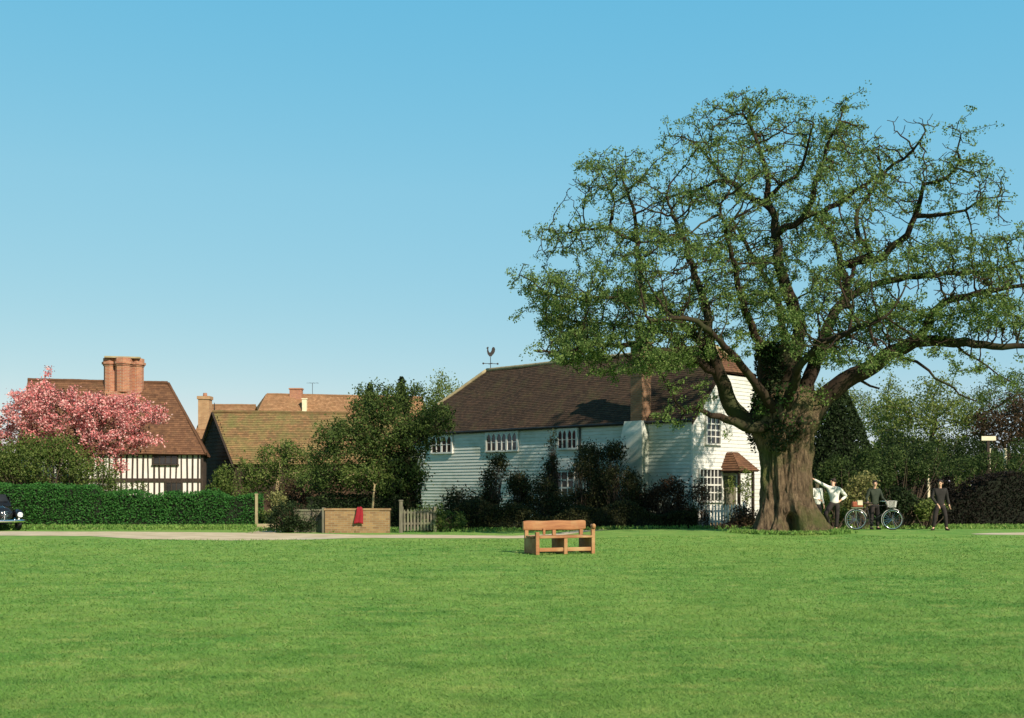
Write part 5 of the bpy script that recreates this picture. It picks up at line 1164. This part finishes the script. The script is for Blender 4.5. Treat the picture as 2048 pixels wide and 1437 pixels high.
# man in white leaning an arm on the oak: seen from behind, left in the picture is -x
D = 37.6
person('man in white shirt and dark trousers leaning an arm on the oak trunk', at(1669, D), 0,
   stand(pelvis=(.0,.0,.97), chest=(-.02,.0,1.33), neck=(-.03,.06,1.52), head=(-.01,.13,1.63), face=(-.3,1,-.15),
     Rsh=(-.20,.02,1.45), Rel=(-.47,.03,1.60), Rwr=(-.70,.02,1.73), Lsh=(.18,.02,1.39), Lel=(.42,.08,1.16), Lwr=(.21,.0,1.02),
     Lhip=(.09,0,.90), Lkn=(.08,-.03,.50), Lan=(.06,.03,.09), Ltoe=(.09,-.10,.03), Rhip=(-.10,0,.90), Rkn=(-.32,-.06,.56), Ran=(-.12,.22,.22), Rtoe=(-.14,.10,.12)), 'shirt', 'trousers', scale=1.02)
D = 38.8
person('person in a pale top half hidden behind the right edge of the oak trunk', at(1634, D), math.radians(30), stand(Rwr=(-.15,-.22,1.05), Rel=(-.27,-.02,1.12)), 'shirt', 'trousers', scale=1.0)
D = 38.4
person('person in a dark green jacket standing behind the bicycle handlebars', at(1749, D+.30), math.radians(12),
   stand(Lel=(.30,-.03,1.10), Lwr=(.30,-.26,1.00), Rel=(-.30,.02,1.12), Rwr=(-.36,-.18,.96), face=(-.25,-1,-.12)), 'jacket', 'trousers', scale=.99)
D = 37.9
person('man in dark clothes standing legs apart in front of the domed dark hedge', at(1880, D), math.radians(-8),
   stand(Lkn=(.17,-.04,.49), Lan=(.21,.02,.09), Ltoe=(.25,-.10,.03), Rkn=(-.17,-.02,.48), Ran=(-.21,.04,.09), Rtoe=(-.27,-.06,.03), Rel=(-.27,-.02,1.12), Rwr=(-.12,-.20,.88), face=(-.45,-1,-.05), Lwr=(.30,-.02,.86)), 'darkcoat', 'trousers', scale=1.0)
# ------------------------------------------------------------------ bicycle
def bicycle():
    D = 38.3; wr = .34; x0, x1 = -.60, .62
    r = empty('bicycle', at(1748, D), math.radians(-9), 'bicycle with white mudguards and a red brown saddlebag on the grass by the oak', 'bicycle')
    for x in (x0, x1):
        t = MB(); t.tube([(x+wr*math.cos(a), 0, wr+.02+wr*math.sin(a)) for a in np.linspace(0, 2*PI, 36, endpoint=False)], .021, 8, closed=True); wo = t.build('wheel', M['rubber'], r, smooth=True)
        rm = MB(); rm.tube([(x+(wr-.025)*math.cos(a), 0, wr+.02+(wr-.025)*math.sin(a)) for a in np.linspace(0, 2*PI, 36, endpoint=False)], .016, 6, closed=True); rm.build('rim', M['chrome'], wo, smooth=True)
        sp = MB()
        for k in range(20): a = 2*PI*k/20; sp.tube([(x, .02*(-1)**k, wr+.02), (x+(wr-.03)*math.cos(a), 0, wr+.02+(wr-.03)*math.sin(a))], .0025, 3)
        sp.tube([(x,-.05,wr+.02),(x,.05,wr+.02)], .02, 8); sp.build('spokes', M['chrome'], wo)
        mg = MB(); a0, a1 = (math.radians(20), math.radians(232)) if x < 0 else (math.radians(55), math.radians(215))
        arc = np.linspace(a0, a1, 22); rr = wr+.045
        for s, a in enumerate(arc):
            for y in (-.034, 0, .034): mg.v.append(Vector((x+(rr-abs(y)*.4)*math.cos(a), y, wr+.02+(rr-abs(y)*.4)*math.sin(a))))
        for s in range(len(arc)-1):
            for j in (0, 1): b = s*3+j; mg.face((b, b+1, b+4, b+3))
        o = mg.build('mudguard', M['white'], r, smooth=True); o.modifiers.new('s', 'SOLIDIFY').thickness = .006
    bb, st, hdt, hdb = (-.12,0,.30), (-.24,0,.82), (.42,0,.86), (.46,0,.66); fr = MB()
    for a, b in ((bb, st), (st, hdt), (bb, hdb), (hdt, hdb)): fr.tube([a, b], .016, 8)
    for y in (-.05, .05): fr.tube([(x0, y, wr+.02), (-.12, y*.5, .30)], .010, 6); fr.tube([(x0, y, wr+.02), (-.22, y*.3, .76)], .008, 6)
    fr.build('frame', M['iron'], r, smooth=True)
    fk = MB()
    for y in (-.05, .05): fk.tube([(.46, y*.6, .66), (.52, y, .5), (x1, y, wr+.02)], .011, 6)
    fk.build('fork', M['iron'], r, smooth=True)
    hb = MB(); hb.tube([hdt, (.40, 0, .98)], .013, 8); hb.tube([(.22,-.27,.99), (.34,-.25,1.01), (.41,-.1,.99), (.41,.1,.99), (.34,.25,1.01), (.22,.27,.99)], .012, 8); hb.build('handlebar', M['chrome'], r, smooth=True)
    sd = MB(); sd.ball((-.27, 0, .93), (.14, .085, .04), 14, 8); sd.ball((-.15, 0, .935), (.1, .035, .03), 12, 8); sd.tube([st, (-.255, 0, .92)], .012, 6); sd.build('saddle', M['leather'], r, smooth=True)
    pd = MB(); pd.tube([(bb[0], -.06, bb[2]), (bb[0]+.1, -.08, bb[2]-.14)], .009, 6); pd.tube([(bb[0], .06, bb[2]), (bb[0]-.1, .08, bb[2]+.14)], .009, 6); pd.box(bb[0]+.06, bb[0]+.15, -.16, -.08, bb[2]-.155, bb[2]-.13); pd.box(bb[0]-.15, bb[0]-.06, .08, .16, bb[2]+.13, bb[2]+.155)
    pd.tube([(bb[0]+.09*math.cos(a), -.045, bb[2]+.09*math.sin(a)) for a in np.linspace(0, 2*PI, 20, endpoint=False)], .008, 5, closed=True); pd.build('pedals', M['iron'], r)
    ca = MB(); ca.box(x0-.16, x0+.24, -.06, .06, .765, .785)
    for y in (-.055, .055): ca.tube([(x0+.0, y, .77), (x0, y, wr+.02)], .007, 5)
    ca.build('carrier', M['chrome'], r)
    bx, by = r.location.x, r.location.y; c_, s_ = math.cos(r.rotation_euler.z), math.sin(r.rotation_euler.z)
    g = empty('saddlebag', (bx+c_*(x0+.05), by+s_*(x0+.05), r.location.z+.787), r.rotation_euler.z, 'red brown bag with a yellow flap resting on the rear of the bicycle', 'bag')
    b = MB(); b.box(-.20, .16, -.13, .13, .0, .20); b.build('bag_body', M['redbag'], g, bevel=.05); b = MB(); b.box(-.02, .15, -.11, .11, .201, .24); b.box(-.02, .15, -.142, -.131, .08, .2); b.build('flap', M['cream'], g, bevel=.004)
    k = empty('basket', (bx+c_*.60, by+s_*.60, r.location.z+.80), r.rotation_euler.z, 'white wire basket at the front of the bicycle', 'basket')
    b = MB()
    for z, e in ((.0,.11),(.07,.12),(.14,.13),(.21,.14)): b.tube([(-e,-e*1.25,z),(e,-e*1.25,z),(e,e*1.25,z),(-e,e*1.25,z)], .007, 5, closed=True)
    for i in range(7):
        t = -1+2*i/6
        for sgn in (-1, 1): b.tube([(t*.11, sgn*.1375, 0), (t*.14, sgn*.175, .21)], .005, 4); b.tube([(sgn*.11, t*.1375, 0), (sgn*.14, t*.175, .21)], .005, 4)
    b.build('wire_sides', M['white'], k)
    bt = MB(); bt.box(-.10, .10, -.13, .13, .004, .012); bt.build('base', M['white'], k)
bicycle()
